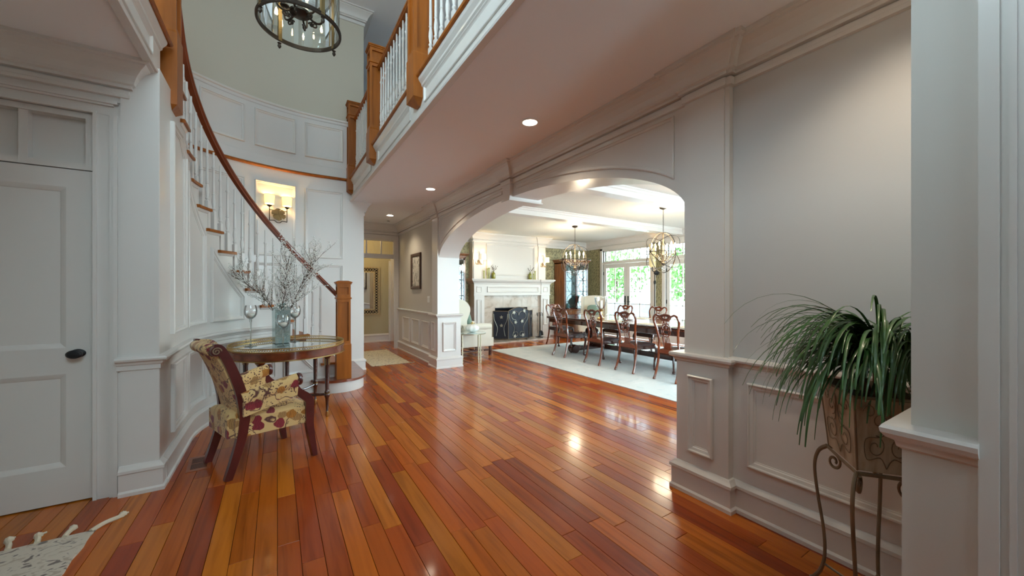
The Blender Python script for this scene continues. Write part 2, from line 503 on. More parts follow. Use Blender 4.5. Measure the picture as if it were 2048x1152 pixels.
def planter_mat():
    m, nt, N, L, b = node_mat('weathered_planter_metal', .65)
    b.inputs['Metallic'].default_value = .15
    tc = N.new('ShaderNodeTexCoord'); mp = N.new('ShaderNodeMapping'); mp.inputs['Scale'].default_value = (14, 14, 4); L.new(tc.outputs['Object'], mp.inputs['Vector'])
    n = N.new('ShaderNodeTexNoise'); n.inputs['Detail'].default_value = 6; n.inputs['Scale'].default_value = 1.2; L.new(mp.outputs[0], n.inputs['Vector'])
    r = ramp(N, [(.30, (.17, .10, .05)), (.42, (.36, .28, .19)), (.6, (.50, .42, .31)), (.75, (.40, .30, .18))]); L.new(n.outputs['Fac'], r.inputs['Fac']); L.new(r.outputs['Color'], b.inputs['Base Color'])
    return m
PLANTER = planter_mat()
LEAF = mat('ponytail_leaf', (.035, .105, .022), rough=.4, coat=.25, vary=.5, vscale=5)
STEM = mat('dry_plant_stem', (.25, .10, .035), rough=.85, vary=.5, vscale=25)
HEDGE = mat('garden_leaves', (.10, .25, .05), rough=.6, vary=.5, vscale=4)
PATIO = mat('patio_stone', (.45, .43, .40), rough=.9)
WICKER = mat('grey_wicker', (.17, .19, .23), rough=.8, bump=.6, bscale=90)
CUSH = mat('outdoor_cushion', (.55, .58, .60), rough=.9)
# ------------------------------------------------------------------ room shell
CZ = 2.84          # lower ceiling
Z2 = 3.17          # upper floor
UZ = 6.05          # upper ceiling
BASE = [(0, 0), (.034, 0), (.034, .022), (.024, .034), (.024, .142), (.034, .148), (.034, .166), (.018, .182), (.010, .192), (0, .195)]
RAIL = [(0, .845), (.010, .85), (.010, .880), (.020, .886), (.026, .902), (.046, .912), (.050, .924), (.044, .936), (0, .940)]
CROWN = [(0, 2.605), (.018, 2.61), (.022, 2.630), (.016, 2.634), (.020, 2.654), (.004, 2.656), (.004, 2.666), (.034, 2.668), (.032, 2.688), (.048, 2.695), (.052, 2.712), (.066, 2.745), (.092, 2.782), (.118, 2.806), (.120, 2.815), (.140, 2.82), (.142, 2.84), (0, 2.84)]
PF = [(0, 0), (0, .022), (.006, .028), (.012, .027), (.016, .016), (.032, .013), (.036, .006), (.042, .005), (.042, 0)]      # applied panel moulding
PFT = [(0, 0), (0, .012), (.006, .015), (.012, .008), (.024, .006), (.028, 0)]

# --- floor with individual planks
PW = .102
def px_area(x0, x1, y0, y1):
    c, s_ = math.cos(YAW), math.sin(YAW)
    pts = []
    for x, y in ((x0, y0), (x1, y0), (x1, y1), (x0, y1)):
        d = x * s_ + y * c
        if d < .35: return 0
        u = 1024 + F_PX * (x * c - y * s_) / d; v = 580 + F_PX * 1.35 / d
        pts.append((u, v))
    cu = sum(p[0] for p in pts) / 4; cv = sum(p[1] for p in pts) / 4
    if cu < -60 or cu > 1900 or cv > 1260: return 0
    if x0 < -.72 and y0 > 3.5: return 0
    if x0 > 4.05 and y0 < 7.3: return 0
    if x0 > 2.4 and (y0 < 1.6 or y1 > 8.2): return 0
    if x0 < 1.2 and y0 > 6.7: return 0
    return abs(sum(pts[i][0] * pts[(i + 1) % 4][1] - pts[(i + 1) % 4][0] * pts[i][1] for i in range(4))) / 2
mb = MB(); mb.box(-2.7, 8.5, -1.9, 10.4, -.10, -.0165)
floor = struct('floor', mb, mat('dark_plank_gap', (.03, .008, .004), rough=.8), 'polished red-brown hardwood plank floor running through foyer and dining room', 'floor')
TONES = [(.40, .085, .008), (.46, .12, .010), (.36, .066, .008), (.49, .14, .012), (.31, .050, .007), (.43, .10, .009), (.47, .14, .012), (.27, .038, .007), (.45, .11, .009), (.38, .075, .008)]
rg = random.Random(21)
planks = []
row = 0
x = -2.65
while x < 8.44:
    y = -1.85 - rg.random() * 1.2
    while y < 10.35:
        ln = rg.choice((.55, .75, .95, 1.15, 1.35, 1.6))
        y0, y1 = max(y, -1.85), min(y + ln, 10.38)
        if y1 - y0 > .05:
            t = rg.choice(TONES); j = rg.uniform(.82, 1.08)
            planks.append((x, min(x + PW, 8.46), y0, y1, tuple(c * j for c in t), rg.random()))
        y += ln
    x += PW
planks.sort(key=lambda p: -px_area(*p[:4]))
GAP = .0011
ub = MB()
V = [(-.5, -.5, -.016), (.5, -.5, -.016), (.5, .5, -.016), (-.5, .5, -.016)]
w_ = .5 - .012; l_ = .4985
ub.add(V + [(-.5, -.5, -.0012), (.5, -.5, -.0012), (.5, .5, -.0012), (-.5, .5, -.0012), (-w_, -l_, 0), (w_, -l_, 0), (w_, l_, 0), (-w_, l_, 0)],
       [(0, 1, 5, 4), (1, 2, 6, 5), (2, 3, 7, 6), (3, 0, 4, 7), (4, 5, 9, 8), (5, 6, 10, 9), (6, 7, 11, 10), (7, 4, 8, 11), (8, 9, 10, 11)])
plank_me = ub.mesh('floor_plank', PLANK1)
for x0, x1, y0, y1, t, r in planks[:290]:
    o = inst('floor_plank', plank_me, floor, ((x0 + x1) / 2, (y0 + y1) / 2, 0), (0, 0, 0), (x1 - x0 - 2 * GAP, y1 - y0 - 2 * GAP, 1))
    o.color = (*t, 1)
vv, ff, cc = [], [], []
for x0, x1, y0, y1, t, r in planks[290:]:
    b = len(vv)
    vv += [(x0 + GAP, y0 + GAP, -.016), (x1 - GAP, y0 + GAP, -.016), (x1 - GAP, y1 - GAP, -.016), (x0 + GAP, y1 - GAP, -.016), (x0 + GAP, y0 + GAP, 0), (x1 - GAP, y0 + GAP, 0), (x1 - GAP, y1 - GAP, 0), (x0 + GAP, y1 - GAP, 0)]
    ff += [(b + 4, b + 5, b + 6, b + 7), (b, b + 1, b + 5, b + 4), (b + 1, b + 2, b + 6, b + 5), (b + 2, b + 3, b + 7, b + 6), (b + 3, b, b + 4, b + 7)]
    cc += [(*t, r)] * 8
me = bpy.data.meshes.new('distant_planks'); me.from_pydata(vv, [], ff); me.materials.append(PLANKN)
ca = me.color_attributes.new('tone', 'FLOAT_COLOR', 'POINT')
ca.data.foreach_set('color', [q for c in cc for q in c])
pf = bpy.data.objects.new('distant_planks', me); COL.objects.link(pf); pf.parent = floor; pf['kind'] = 'stuff'

# --- ceilings and upper floor slabs
mb = MB(); mb.box(1.07, 2.75, -1.8, 8.9, CZ, Z2 - .03); 
ceil_b = struct('ceiling_balcony', mb, CEIL, 'plain ceiling under the balcony above the foyer walkway', 'ceiling')
mb = MB(); mb.box(-2.6, -.73, -1.8, 3.66, CZ, Z2 - .03)
struct('ceiling_landing', mb, CEIL, 'small ceiling under the stair landing above the white door', 'ceiling')
mb = MB(); mb.box(1.0, 2.8, 8.86, 10.4, CZ, CZ + .2)
struct('ceiling_back_hall', mb, CEIL, 'ceiling of the back hall beyond the transom doorway', 'ceiling')
mb = MB(); mb.box(-2.7, 3.4, -1.9, 10.4, UZ, UZ + .1)
struct('ceiling_upper', mb, CEIL, 'upper ceiling over the open two-storey stair hall', 'ceiling')
mb = MB(); mb.box(2.75, 8.5, .9, 9.1, CZ, CZ + .25)
ceil_d = struct('ceiling_dining', mb, mat('dining_ceiling_paint', (.74, .74, .70), rough=.8), 'pale dining room ceiling with shallow crossbeams', 'ceiling')
for yb in (5.72, 3.86, 2.0, 7.55):
    if yb == 7.55: continue
    m2 = MB(); m2.box(2.76, 8.4, yb - .10, yb + .10, 2.70, 2.84)
    m2.sweep([(0, 2.78), (.02, 2.79), (.03, 2.81), (.05, 2.825), (.05, 2.84), (0, 2.84)], [(8.4, yb - .10), (2.76, yb - .10)])
    m2.sweep([(0, 2.78), (.02, 2.79), (.03, 2.81), (.05, 2.825), (.05, 2.84), (0, 2.84)], [(2.76, yb + .10), (8.4, yb + .10)])
    m2.build('ceiling_beam', TRIM, ceil_d)
mb = MB(); mb.box(1.07, 2.75, -1.8, 8.9, Z2 - .03, Z2)
struct('floor_balcony', mb, OAK, 'upper hall floor behind the balcony railing', 'floor')
mb = MB(); mb.box(-2.6, -.73, -1.8, 3.66, Z2 - .03, Z2); mb.box(-1.85, -.73, 3.66, 3.94, Z2 - .03, Z2)
struct('floor_landing', mb, OAK, 'stair landing floor at the head of the curved stair', 'floor')

# --- arch wall
AC, AH, ASZ, ARISE = 3.888, 2.333, 1.87, .59
AX = 2.375
def arch_z(y):
    t = (y - AC) / AH
    return ASZ + ARISE * math.sqrt(max(0, 1 - t * t))
ys = [AC - AH * math.cos(math.pi * i / 64) for i in range(65)]
mb = MB()
mb.box(AX, 2.75, 1.27, ys[0], 0, CZ); mb.box(AX, 2.75, ys[-1], 6.50, 0, CZ)
for i in range(64):
    a, b = ys[i], ys[i + 1]; za, zb = arch_z(a), arch_z(b)
    mb.add([(AX, a, za), (AX, b, zb), (AX, b, CZ), (AX, a, CZ), (2.75, a, za), (2.75, b, zb), (2.75, b, CZ), (2.75, a, CZ)], [(0, 1, 2, 3), (4, 7, 6, 5), (0, 4, 5, 1)])
wall_arch = struct('wall_arch', mb, TRIM, 'white panelled wall with a wide basket arch opening to the dining room', 'wall', True, 20)
def fX(X): return lambda s, z, o: (X - o, s, z)
# spandrel panel mouldings (left and right of the keystone)
for lo, hi in ((AC - AH + .10, AC - .15), (AC + .15, AC + AH - .10)):
    top = 2.575
    n = 26; pts = []
    for i in range(n + 1):
        y = lo + (hi - lo) * i / n
        t = (y - AC) / (AH + .07)
        pts.append((y, ASZ + .02 + (ARISE + .055) * math.sqrt(max(0, 1 - t * t))))
    poly = pts + [(hi, top), (lo, top)]
    poly = [p for p in poly if p[1] <= top + 1e-6]
    m2 = MB(); m2.frame(fX(AX), poly, PFT); m2.build('panel_moulding', TRIM, wall_arch, True, 30)
# keystone
m2 = MB()
for X0, X1 in ((2.335, 2.80),):
    m2.add([(X0, AC - .075, 2.425), (X0, AC + .075, 2.425), (X0, AC + .10, 2.62), (X0, AC - .10, 2.62), (X1, AC - .075, 2.425), (X1, AC + .075, 2.425), (X1, AC + .10, 2.62), (X1, AC - .10, 2.62)],
           [(0, 1, 2, 3), (4, 7, 6, 5), (0, 4, 5, 1), (2, 6, 7, 3), (1, 5, 6, 2), (0, 3, 7, 4)])
    m2.box(X0 - .012, X1 + .012, AC - .092, AC + .092, 2.412, 2.430)
m2.build('keystone', TRIM, wall_arch)
# pilasters
def pilaster(y0, y1, jamb):   # jamb: side (+1/-1) on which the opening lies
    p = thing('pilaster', 'tall white pilaster on a panelled pedestal at the %s side of the dining arch' % ('near right' if jamb > 0 else 'far left'), 'pilaster', kind='structure')
    m2 = MB(); e_ = .006 * jamb; m2.box(2.35, 2.756, y0 + min(0, e_), y1 + max(0, e_), .93, 2.62)
    oy = y0 if jamb > 0 else y1
    m2.box(2.362, 2.45, min(oy, oy - jamb * .028), max(oy, oy - jamb * .028), .93, 2.62); m2.build('shaft', TRIM, p)
    a, b = (y0 - .035, y1 + .055) if jamb > 0 else (y0 - .055, y1 + .035)
    m2 = MB(); m2.box(2.335, 2.765, a, b, 0, .885); m2.build('pedestal', TRIM, p)
    rect = [(2.335, a), (2.335, b), (2.765, b), (2.765, a)]
    m2 = MB(); m2.sweep(BASE, rect, True); m2.build('base', TRIM, p)
    m2 = MB(); m2.sweep([(-.1, .87), (0, .87), (.012, .878), (.014, .892), (.034, .902), (.038, .916), (.034, .928), (-.1, .934)], rect, True); m2.build('cap', TRIM, p)
    m2 = MB(); m2.frame(fX(2.335), [(a + .09, .285), (b - .09, .285), (b - .09, .79), (a + .09, .79)], PF); m2.build('panel_moulding', TRIM, p)
    jy = b if jamb > 0 else a
    m2 = MB(); m2.frame(lambda s, z, o: (s, jy + jamb * o, z), [(2.425, .285), (2.675, .285), (2.675, .79), (2.425, .79)], PF); m2.build('panel_moulding', TRIM, p)
    return p
pilaster(1.295, 1.555, 1)
pilaster(6.221, 6.481, -1)

# --- right wall and hall wall (plane X = 2.40)
mb = MB(); mb.box(2.40, 2.75, .30, 1.27, 0, CZ)
wall_right = struct('wall_right', mb, WALLG, 'grey painted wall with white wainscot behind the potted plant', 'wall')
m2 = MB(); m2.box(2.388, 2.40, .30, 1.27, 0, .86); m2.build('wainscot', TRIM, wall_right)
m2 = MB(); m2.frame(fX(2.388), [(.42, .30), (1.17, .30), (1.17, .80), (.42, .80)], PF); m2.build('panel_moulding', TRIM, wall_right)
m2 = MB(); m2.sweep(BASE, [(2.395, .35), (2.395, 1.27)]); m2.build('baseboard', TRIM, wall_right)
m2 = MB(); m2.sweep(RAIL, [(2.395, .35), (2.395, 1.27)]); m2.build('chair_rail', TRIM, wall_right)
mb = MB(); mb.box(2.40, 2.75, 6.50, 8.95, 0, CZ)
wall_hr = struct('wall_hall_right', mb, WALLT, 'taupe hall wall with white wainscot and a framed picture', 'wall')
m2 = MB(); m2.box(2.388, 2.40, 6.5, 8.85, 0, .86); m2.build('wainscot', TRIM, wall_hr)
for a, b in ((7.92, 8.42), (7.28, 7.76), (6.70, 7.13)):
    m2 = MB(); m2.frame(fX(2.388), [(a, .26), (b, .26), (b, .76), (a, .76)], PF); m2.build('panel_moulding', TRIM, wall_hr)
m2 = MB(); m2.sweep(BASE, [(2.395, 6.5), (2.395, 8.85)]); m2.build('baseboard', TRIM, wall_hr)
m2 = MB(); m2.sweep(RAIL, [(2.395, 6.5), (2.395, 8.85)]); m2.build('chair_rail', TRIM, wall_hr)
# crown running along right wall, arch wall with break-outs, hall wall and hall end
m2 = MB()
m2.sweep(CROWN, [(2.40, .33), (2.40, 1.267), (2.362, 1.267), (2.362, 1.295), (2.35, 1.295), (2.35, 1.555), (AX, 1.555), (AX, AC - .095), (2.338, AC - .095), (2.338, AC + .095), (AX, AC + .095), (AX, 6.221), (2.35, 6.221), (2.35, 6.509), (2.40, 6.509), (2.40, 8.85), (1.25, 8.85), (1.25, 6.785), (1.25, 6.78)])
tag(m2.build('trim_1', TRIM, None, False), 'white crown moulding stepping around the arch wall and down the hall', 'crown moulding', None, 'structure')

# --- near pier at the right edge of the view
mb = MB(); mb.box(1.635, 2.75, -1.8, .335, .93, CZ); mb.box(1.612, 2.75, -1.8, .35, 0, .90)
wall_pier = struct('wall_pier', mb, mat('pier_paint', (.66, .64, .60), rough=.6), 'close white pier with a moulded cap at the right edge', 'wall')
m2 = MB()
m2.sweep([(-.1, .865), (0, .868), (.010, .876), (.014, .893), (.030, .902), (.040, .916), (.042, .930), (.036, .940), (-.12, .946)], [(1.612, .198), (1.612, .35), (2.40, .35)])
m2.build('cap', TRIM, wall_pier)
m2 = MB(); m2.sweep(BASE, [(1.612, .198), (1.612, .35), (2.40, .35)]); m2.build('baseboard', TRIM, wall_pier)
m2 = MB()
for ya, yb, X in ((.165, .200, 1.590), (.150, .165, 1.602), (.138, .150, 1.595), (.030, .138, 1.604), (.0, .03, 1.585), (-.03, 0, 1.595)):
    m2.box(X, 1.64, ya, yb, 0, CZ)
m2.build('door_casing', TRIM, wall_pier)

# --- left door wall (plane Y = 3.5)
mb = MB()
mb.box(-2.6, -1.93, 3.5, 3.62, 0, CZ); mb.box(-1.0, -.69, 3.5, 3.62, 0, CZ); mb.box(-1.93, -1.0, 3.5, 3.62, 2.50, CZ); mb.box(-1.93, -1.0, 3.60, 3.62, 2.10, 2.5)
wall_left = struct('wall_left', mb, TRIM, 'white trimmed wall holding the panelled door under the landing', 'wall')
m2 = MB(); m2.box(-.872, -.682, 3.455, 3.5, 0, 2.83); m2.build('end_panel', TRIM, wall_left)
m2 = MB(); m2.sweep(BASE, [(-.682, 3.56), (-.682, 3.455), (-.876, 3.455)]); m2.build('baseboard', TRIM, wall_left)
RAILL = [(o, z - .03) for o, z in RAIL]
m2 = MB(); m2.sweep(RAILL, [(-.682, 3.52), (-.682, 3.455), (-.888, 3.455)]); m2.build('chair_rail', TRIM, wall_left)
m2 = MB()
for xa, xb, pr in ((-1.003, -.985, .030), (-.985, -.925, .020), (-.925, -.905, .036), (-.905, -.885, .046), (-.885, -.873, .034)):
    m2.box(xa, xb, 3.5 - pr, 3.499, 0, 2.4865)
for xa, za, zb, pr in ((-.985, 2.4866, 2.50, .031), (-.925, 2.50, 2.545, .021), (-.905, 2.545, 2.558, .037), (-.885, 2.558, 2.575, .047)):
    m2.box(-2.05, xa + .0, 3.5 - pr, 3.499, za, zb)
m2.box(-.985, -.873, 3.478, 3.499, 2.4866, 2.575)
m2.box(-2.05, -.874, 3.464, 3.499, 2.575, 2.64)
m2.build('door_casing', TRIM, wall_left)
m2 = MB(); m2.sweep([(o, z) for o, z in CROWN], [(-.845, 3.50), (-.845, 3.462), (-2.6, 3.462)]); m2.build('crown', TRIM, wall_left)
m2 = MB(); m2.box(-1.93, -1.003, 3.572, 3.59, 2.15, 2.49); m2.box(-1.93, -1.003, 3.508, 3.58, 2.120, 2.158)
m2.box(-1.33, -1.292, 3.52, 3.58, 2.158, 2.45); m2.box(-1.045, -1.003, 3.508, 3.58, 2.158, 2.45); m2.box(-1.93, -1.003, 3.5081, 3.58, 2.45, 2.4865)
m2.build('transom_panel', TRIM, wall_left)
d = thing('door_1', 'white two-panel door with a dark oval knob at the left edge', 'door', kind='structure')
m2 = MB(); Y0 = 3.512
for xa, xb, za, zb in ((-1.925, -1.80, .008, 2.114), (-1.13, -1.010, .008, 2.114), (-1.80, -1.13, .008, .235), (-1.80, -1.13, .82, .985), (-1.80, -1.13, 2.0, 2.114)):
    m2.box(xa, xb, Y0, Y0 + .04, za, zb)
m2.build('slab', TRIM, d)
for za, zb in ((.235, .82), (.985, 2.0)):
    m2 = MB(); m2.box(-1.80, -1.13, Y0 + .016, Y0 + .03, za, zb)
    m2.frame(lambda s, z, o: (s, Y0 + .016 - o, z), [(-1.80, za), (-1.13, za), (-1.13, zb), (-1.80, zb)], [(0, .016), (.010, .012), (.026, .004), (.030, 0)])
    m2.build('panel', TRIM, d)
k = MB(); Mk = Matrix.Translation((-1.078, Y0, .947)) @ Matrix.Rotation(math.pi / 2, 4, 'X')
k.lathe([(.028, 0), (.030, .006), (.022, .012), (.010, .018), (.010, .034), (.02, .040), (.030, .052), (.030, .062), (.022, .072), (.004, .076)], 20, Mk, sx=1.25, sy=.9)
kn = k.build('knob', BLACKM, d, True)
m2 = MB(); m2.box(-1.012, -1.006, Y0 - .002, Y0 + .02, .90, .99); m2.build('latch_plate', BRONZE, d)

# --- stair geometry functions
SC = (.6, 4.38); RI = 1.28; RO = 2.40; SEND = -RI * math.pi / 2
def stair_pt(s, r):
    """s along the inner wall (0 = start of the curve, negative towards the newel), r = distance outwards from the inner wall face"""
    if s >= 0: return (SC[0] - RI - r, SC[1] - s)
    if s >= SEND:
        a = math.pi + s / RI
        return (SC[0] + (RI + r) * math.cos(a), SC[1] + (RI + r) * math.sin(a))
    return (SC[0] + (SEND - s), SC[1] + RI + r)
def stair_dir(s):
    a, b = stair_pt(s - .001, 0), stair_pt(s + .001, 0)
    return math.atan2(b[1] - a[1], b[0] - a[0])
RUN = .182; RISE = .20
def nose_s(k): return -1.224 + (k - 7) * RUN
def tread_z(k): return .20 * k - .03
def nose_z(s): return 1.37 + (s + 1.224) * RISE / RUN
def ss(a, b, st=.03):
    n = max(1, int(math.ceil(abs(b - a) / st)))
    return [a + (b - a) * i / n for i in range(n + 1)]

# --- inner (string) wall under the stair
mb = MB()
S0, S1 = -2.10, .920
segs = []
for k in range(2, 17):
    a = nose_s(k) + .02; b = nose_s(k + 1) + .02 if k < 16 else .60
    segs.append((max(a, S0), min(b, S1), tread_z(k) - .03))
segs[0] = (S0, segs[0][1], segs[0][2])
segs.append((.60, S1, CZ + .02))
for a, b, zt in segs:
    L_ = ss(a, b)
    for i in range(len(L_) - 1):
        p, q = stair_pt(L_[i], 0), stair_pt(L_[i + 1], 0); p2, q2 = stair_pt(L_[i], .10), stair_pt(L_[i + 1], .10)
        V = [(*p, 0), (*q, 0), (*q, zt), (*p, zt), (*p2, 0), (*q2, 0), (*q2, zt), (*p2, zt)]
        Fs = [(0, 1, 2, 3), (4, 7, 6, 5), (3, 2, 6, 7)]
        if i == 0: Fs.append((0, 3, 7, 4))
        if i == len(L_) - 2: Fs.append((1, 5, 6, 2))
        mb.add(V, Fs)
wall_si = struct('wall_stair_inner', mb, TRIM, 'white panelled curved wall under the staircase', 'wall', True, 25)
inner_path = [stair_pt(s, 0) for s in ss(-2.07, 0, .06)] + [stair_pt(s, 0) for s in (.4, .86)]
m2 = MB(); m2.sweep(BASE, inner_path); m2.build('baseboard', TRIM, wall_si, True, 25)
m2 = MB(); m2.sweep(RAILL, [stair_pt(s, 0) for s in ss(-1.42, 0, .06)] + [stair_pt(.86, 0)]); m2.build('chair_rail', TRIM, wall_si, True, 25)
def fS(s, z, o): return (*stair_pt(s, -o), z)
def line(s): return nose_z(s) - .36          # top line of the raking panels
dado = [(.10, .60), (-.42, .05), (-.92, -.50), (-1.36, -.98)]
for b, a in dado:
    if a == -.98: a = -1.0
    m2 = MB(); m2.frame(fS, [(min(a, b) + .0, .275), (max(a, b), .275), (max(a, b), .79), (min(a, b), .79)], PF, .05); m2.build('panel_moulding', TRIM, wall_si, True, 30)
for a, b, z0 in ((.12, .62, 1.02), (-.42, .05, 1.02), (-.98, -.52, 1.02)):
    m2 = MB()
    zb = min(line(b), 2.62); za = min(line(a), 2.62)
    poly = [(a, z0), (b, z0), (b, zb)] + ([(a + .18, 2.62)] if (line(b) > 2.62 and line(a) < 2.62) else []) + [(a, za)]
    m2.frame(fS, poly, PF, .05); m2.build('panel_moulding', TRIM, wall_si, True, 30)
m2 = MB(); m2.frame(fS, [(-1.88, .26), (-1.46, .26), (-1.46, line(-1.46) - .02)], PF, .05); m2.build('panel_moulding', TRIM, wall_si, True, 30)

# --- outer curved stair wall
mb = MB()
outer = [(-1.80, 3.56), (-1.80, 4.0)] + arc(SC[0], SC[1], RO, 180, 90, 40) + [(1.25, 6.78)]
def wallstrip(mb, path, z0, z1, th=.10):
    mb.sweep([(0, z0), (-th, z0), (-th, z1), (0, z1), (0, z0)], path)
wallstrip(mb, outer[::-1], 0, UZ)
wall_so = struct('wall_stair_outer', mb, WALLS, 'tall curved sage grey wall rising behind the staircase', 'wall', True, 25)
m2 = MB(); wallstrip(m2, [(x_, y_) for x_, y_ in arc(SC[0], SC[1], RO - .012, 90, 180, 40)] + [(-1.788, 3.6)], 0, 4.10, .012)
m2.box(.6, 1.25, 6.768, 6.78, 0, 4.10); m2.build('wainscot', TRIM, wall_so, True, 25)
opath = [(1.07, 6.768), (.6, 6.768)] + arc(SC[0], SC[1], RO - .012, 90, 180, 40) + [(-1.788, 3.6)]
m2 = MB(); m2.sweep([(0, 4.05), (.010, 4.06), (.012, 4.095), (.03, 4.105), (.034, 4.125), (.01, 4.14), (-.012, 4.14), (-.012, 4.05)], opath); m2.build('wainscot_cap', TRIM, wall_so, True, 25)
m2 = MB(); m2.sweep([(-.01, 3.15), (.03, 3.15), (.042, 3.158), (.046, 3.17), (.042, 3.182), (.03, 3.19), (-.01, 3.19)], opath); m2.build('oak_band', OAK, wall_so, True, 25)
m2 = MB(); m2.sweep([(0, 3.19), (.014, 3.19), (.014, 3.32), (.008, 3.335), (0, 3.34)], opath); m2.build('upper_base', TRIM, wall_so, True, 25)
def fO(s, z, o):   # s = angle in degrees * R/57.3, measured on the outer wall
    a = s / RO
    if a < math.pi / 2:
        return (SC[0] + (math.pi / 2 - a) * RO, SC[1] + RO - .012 - o, z)
    return (SC[0] + (RO - .012 - o) * math.cos(a), SC[1] + (RO - .012 - o) * math.sin(a), z)
dg = math.radians
for a0, a1 in ((82.3, 95.5), (98.6, 111.5), (114.6, 127.5), (130.6, 143.5), (146.6, 159.5), (162.6, 175.5)):
    for z0, z1 in ((3.45, 3.985), (1.86, 2.95)) + (((.45, 1.755),) if a0 < 100 else ()):
        m2 = MB(); m2.frame(fO, [(dg(a0) * RO, z0), (dg(a1) * RO, z0), (dg(a1) * RO, z1), (dg(a0) * RO, z1)], PF, .06); m2.build('panel_moulding', TRIM, wall_so, True, 30)
# hall left wall and its corner
mb = MB(); mb.box(1.13, 1.25, 6.78, 8.95, 0, CZ)
wall_hl = struct('wall_hall_left', mb, TRIM, 'white wall end where the hall meets the foot of the stair', 'wall')
m2 = MB(); m2.sweep(BASE, [(1.25, 8.9), (1.25, 6.768), (.62, 6.768)]); m2.build('baseboard', TRIM, wall_hl)
# upper corner crown of the stair wall
m2 = MB(); m2.sweep([(o, z + UZ - CZ) for o, z in CROWN], [(1.25, 7.6), (1.25, 6.78), (.6, 6.78)] + arc(SC[0], SC[1], RO, 90, 180, 40)); tag(m2.build('trim_2', TRIM, None, True, 25), 'white crown moulding at the top of the curved stair wall', 'crown moulding', None, 'structure')
# upper hall walls, left wall, entry wall behind the camera
mb = MB(); mb.box(2.75, 2.85, -1.8, 10.4, Z2, UZ); mb.box(1.13, 1.25, 6.88, 10.3, Z2, UZ); mb.box(1.25, 2.75, 9.4, 9.5, Z2, UZ)
struct('wall_upper_hall', mb, WALLG, 'grey upstairs hall wall beyond the balcony railing', 'wall')
mb = MB(); mb.box(-2.7, -2.6, -1.8, 3.62, 0, 3.3); mb.box(-2.7, -2.6, -1.8, 3.62, 5.5, UZ); mb.box(-2.7, -2.6, -1.8, -.55, 3.3, 5.5); mb.box(-2.7, -2.6, 2.35, 3.62, 3.3, 5.5); mb.box(-2.6, -1.8, 3.52, 3.62, Z2, UZ)
struct('wall_side', mb, WALLS, 'sage grey side wall beside the stair landing', 'wall')
mb = MB()
for xa, xb, za, zb in ((-2.6, -.75, 0, UZ), (1.05, 2.75, 2.45, UZ), (.8, 1.19, 0, 2.45), (-.75, .8, 0, 3.35), (.8, 1.05, 2.45, 3.35), (1.45, 2.75, 0, 2.45), (-.75, 1.05, 5.35, UZ), (1.19, 1.45, 2.40, 2.45)):
    if xb > xa: mb.box(xa, xb, -1.9, -1.8, za, zb)
struct('wall_entry', mb, WALLG, 'entrance wall with tall windows facing the staircase', 'wall')
for nm, xa, xb, za, zb, lab in (('added_window_1', 1.19, 1.45, 0.02, 2.40, 'unseen entrance sidelight added and sized to fill the foyer with light'), ('window_2', -.75, 1.05, 3.35, 5.35, 'multi-pane window above the entrance')):  # the sidelight is unseen, added and sized for fill light in the foyer
    w = thing(nm, lab, 'window', kind='structure'); m2 = MB()
    for i in range(3):
        xx = xa + (xb - xa) * i / 2; m2.box(xx - .02, xx + .02, -1.88, -1.82, za, zb)
    for i in range(5):
        zz = za + (zb - za) * i / 4; m2.box(xa, xb, -1.878, -1.822, zz - .02, zz + .02)
    m2.build('window_frame', TRIM, w)
    m2 = MB(); m2.box(xa, xb, -1.852, -1.848, za, zb); m2.build('pane', PANE, w)
w = thing('window_4', 'tall window lighting the stair landing', 'window', kind='structure'); m2 = MB()
for i in range(5):
    yy_ = -.55 + 2.9 * i / 4; m2.box(-2.68, -2.62, yy_ - .02, yy_ + .02, 3.3, 5.5)
for i in range(4):
    zz = 3.3 + 2.2 * i / 3; m2.box(-2.678, -2.622, -.55, 2.35, zz - .02, zz + .02)
m2.build('window_frame', TRIM, w); m2 = MB(); m2.box(-2.652, -2.648, -.55, 2.35, 3.3, 5.5); m2.build('pane', PANE, w)
# --- hall end with transom doorway and the back hall
HE = 8.85
mb = MB(); mb.box(2.32, 2.75, HE, HE + .12, 0, CZ); mb.box(1.25, 1.36, HE, HE + .12, 0, CZ); mb.box(1.36, 2.32, HE, HE + .12, 2.55, CZ); mb.box(1.36, 2.32, HE + .01, HE + .11, 2.07, 2.13)
wall_he = struct('wall_hall_end', mb, TRIM, 'white cased doorway with transom at the end of the hall', 'wall')
m2 = MB()
for xa, xb, pr in ((2.29, 2.32, .02), (2.32, 2.37, .028), (2.37, 2.392, .04)):
    m2.box(xa, xb, HE - pr, HE, 0, 2.58)
m2.box(1.25, 2.39, HE - .03, HE, 2.50, 2.60)
m2.box(1.25, 1.40, HE - .03, HE, 0, 2.58)
m2.build('door_casing', TRIM, wall_he)
w = thing('window_3', 'amber-lit transom light over the hall doorway', 'window', kind='structure')
m2 = MB(); m2.box(1.36, 2.32, HE + .04, HE + .08, 2.13, 2.17); m2.box(1.36, 2.32, HE + .04, HE + .08, 2.47, 2.52)
for xx in (1.38, 1.70, 2.02, 2.30): m2.box(xx - .014, xx + .014, HE + .045, HE + .075, 2.13, 2.5)
m2.build('window_frame', TRIM, w)
for i in range(3):
    m2 = MB(); xa = (1.38, 1.70, 2.02, 2.30)[i]; xb = (1.38, 1.70, 2.02, 2.30)[i + 1]; m2.box(xa, xb, HE + .058, HE + .062, 2.16, 2.48); m2.build('pane', GLASS, w)
mb = MB(); mb.box(1.0, 2.85, 10.2, 10.3, 0, CZ)
wall_bh = struct('wall_back_hall', mb, mat('gold_taupe_paint', (.46, .40, .25), rough=.75), 'taupe back hall wall carrying the lattice mirror', 'wall')
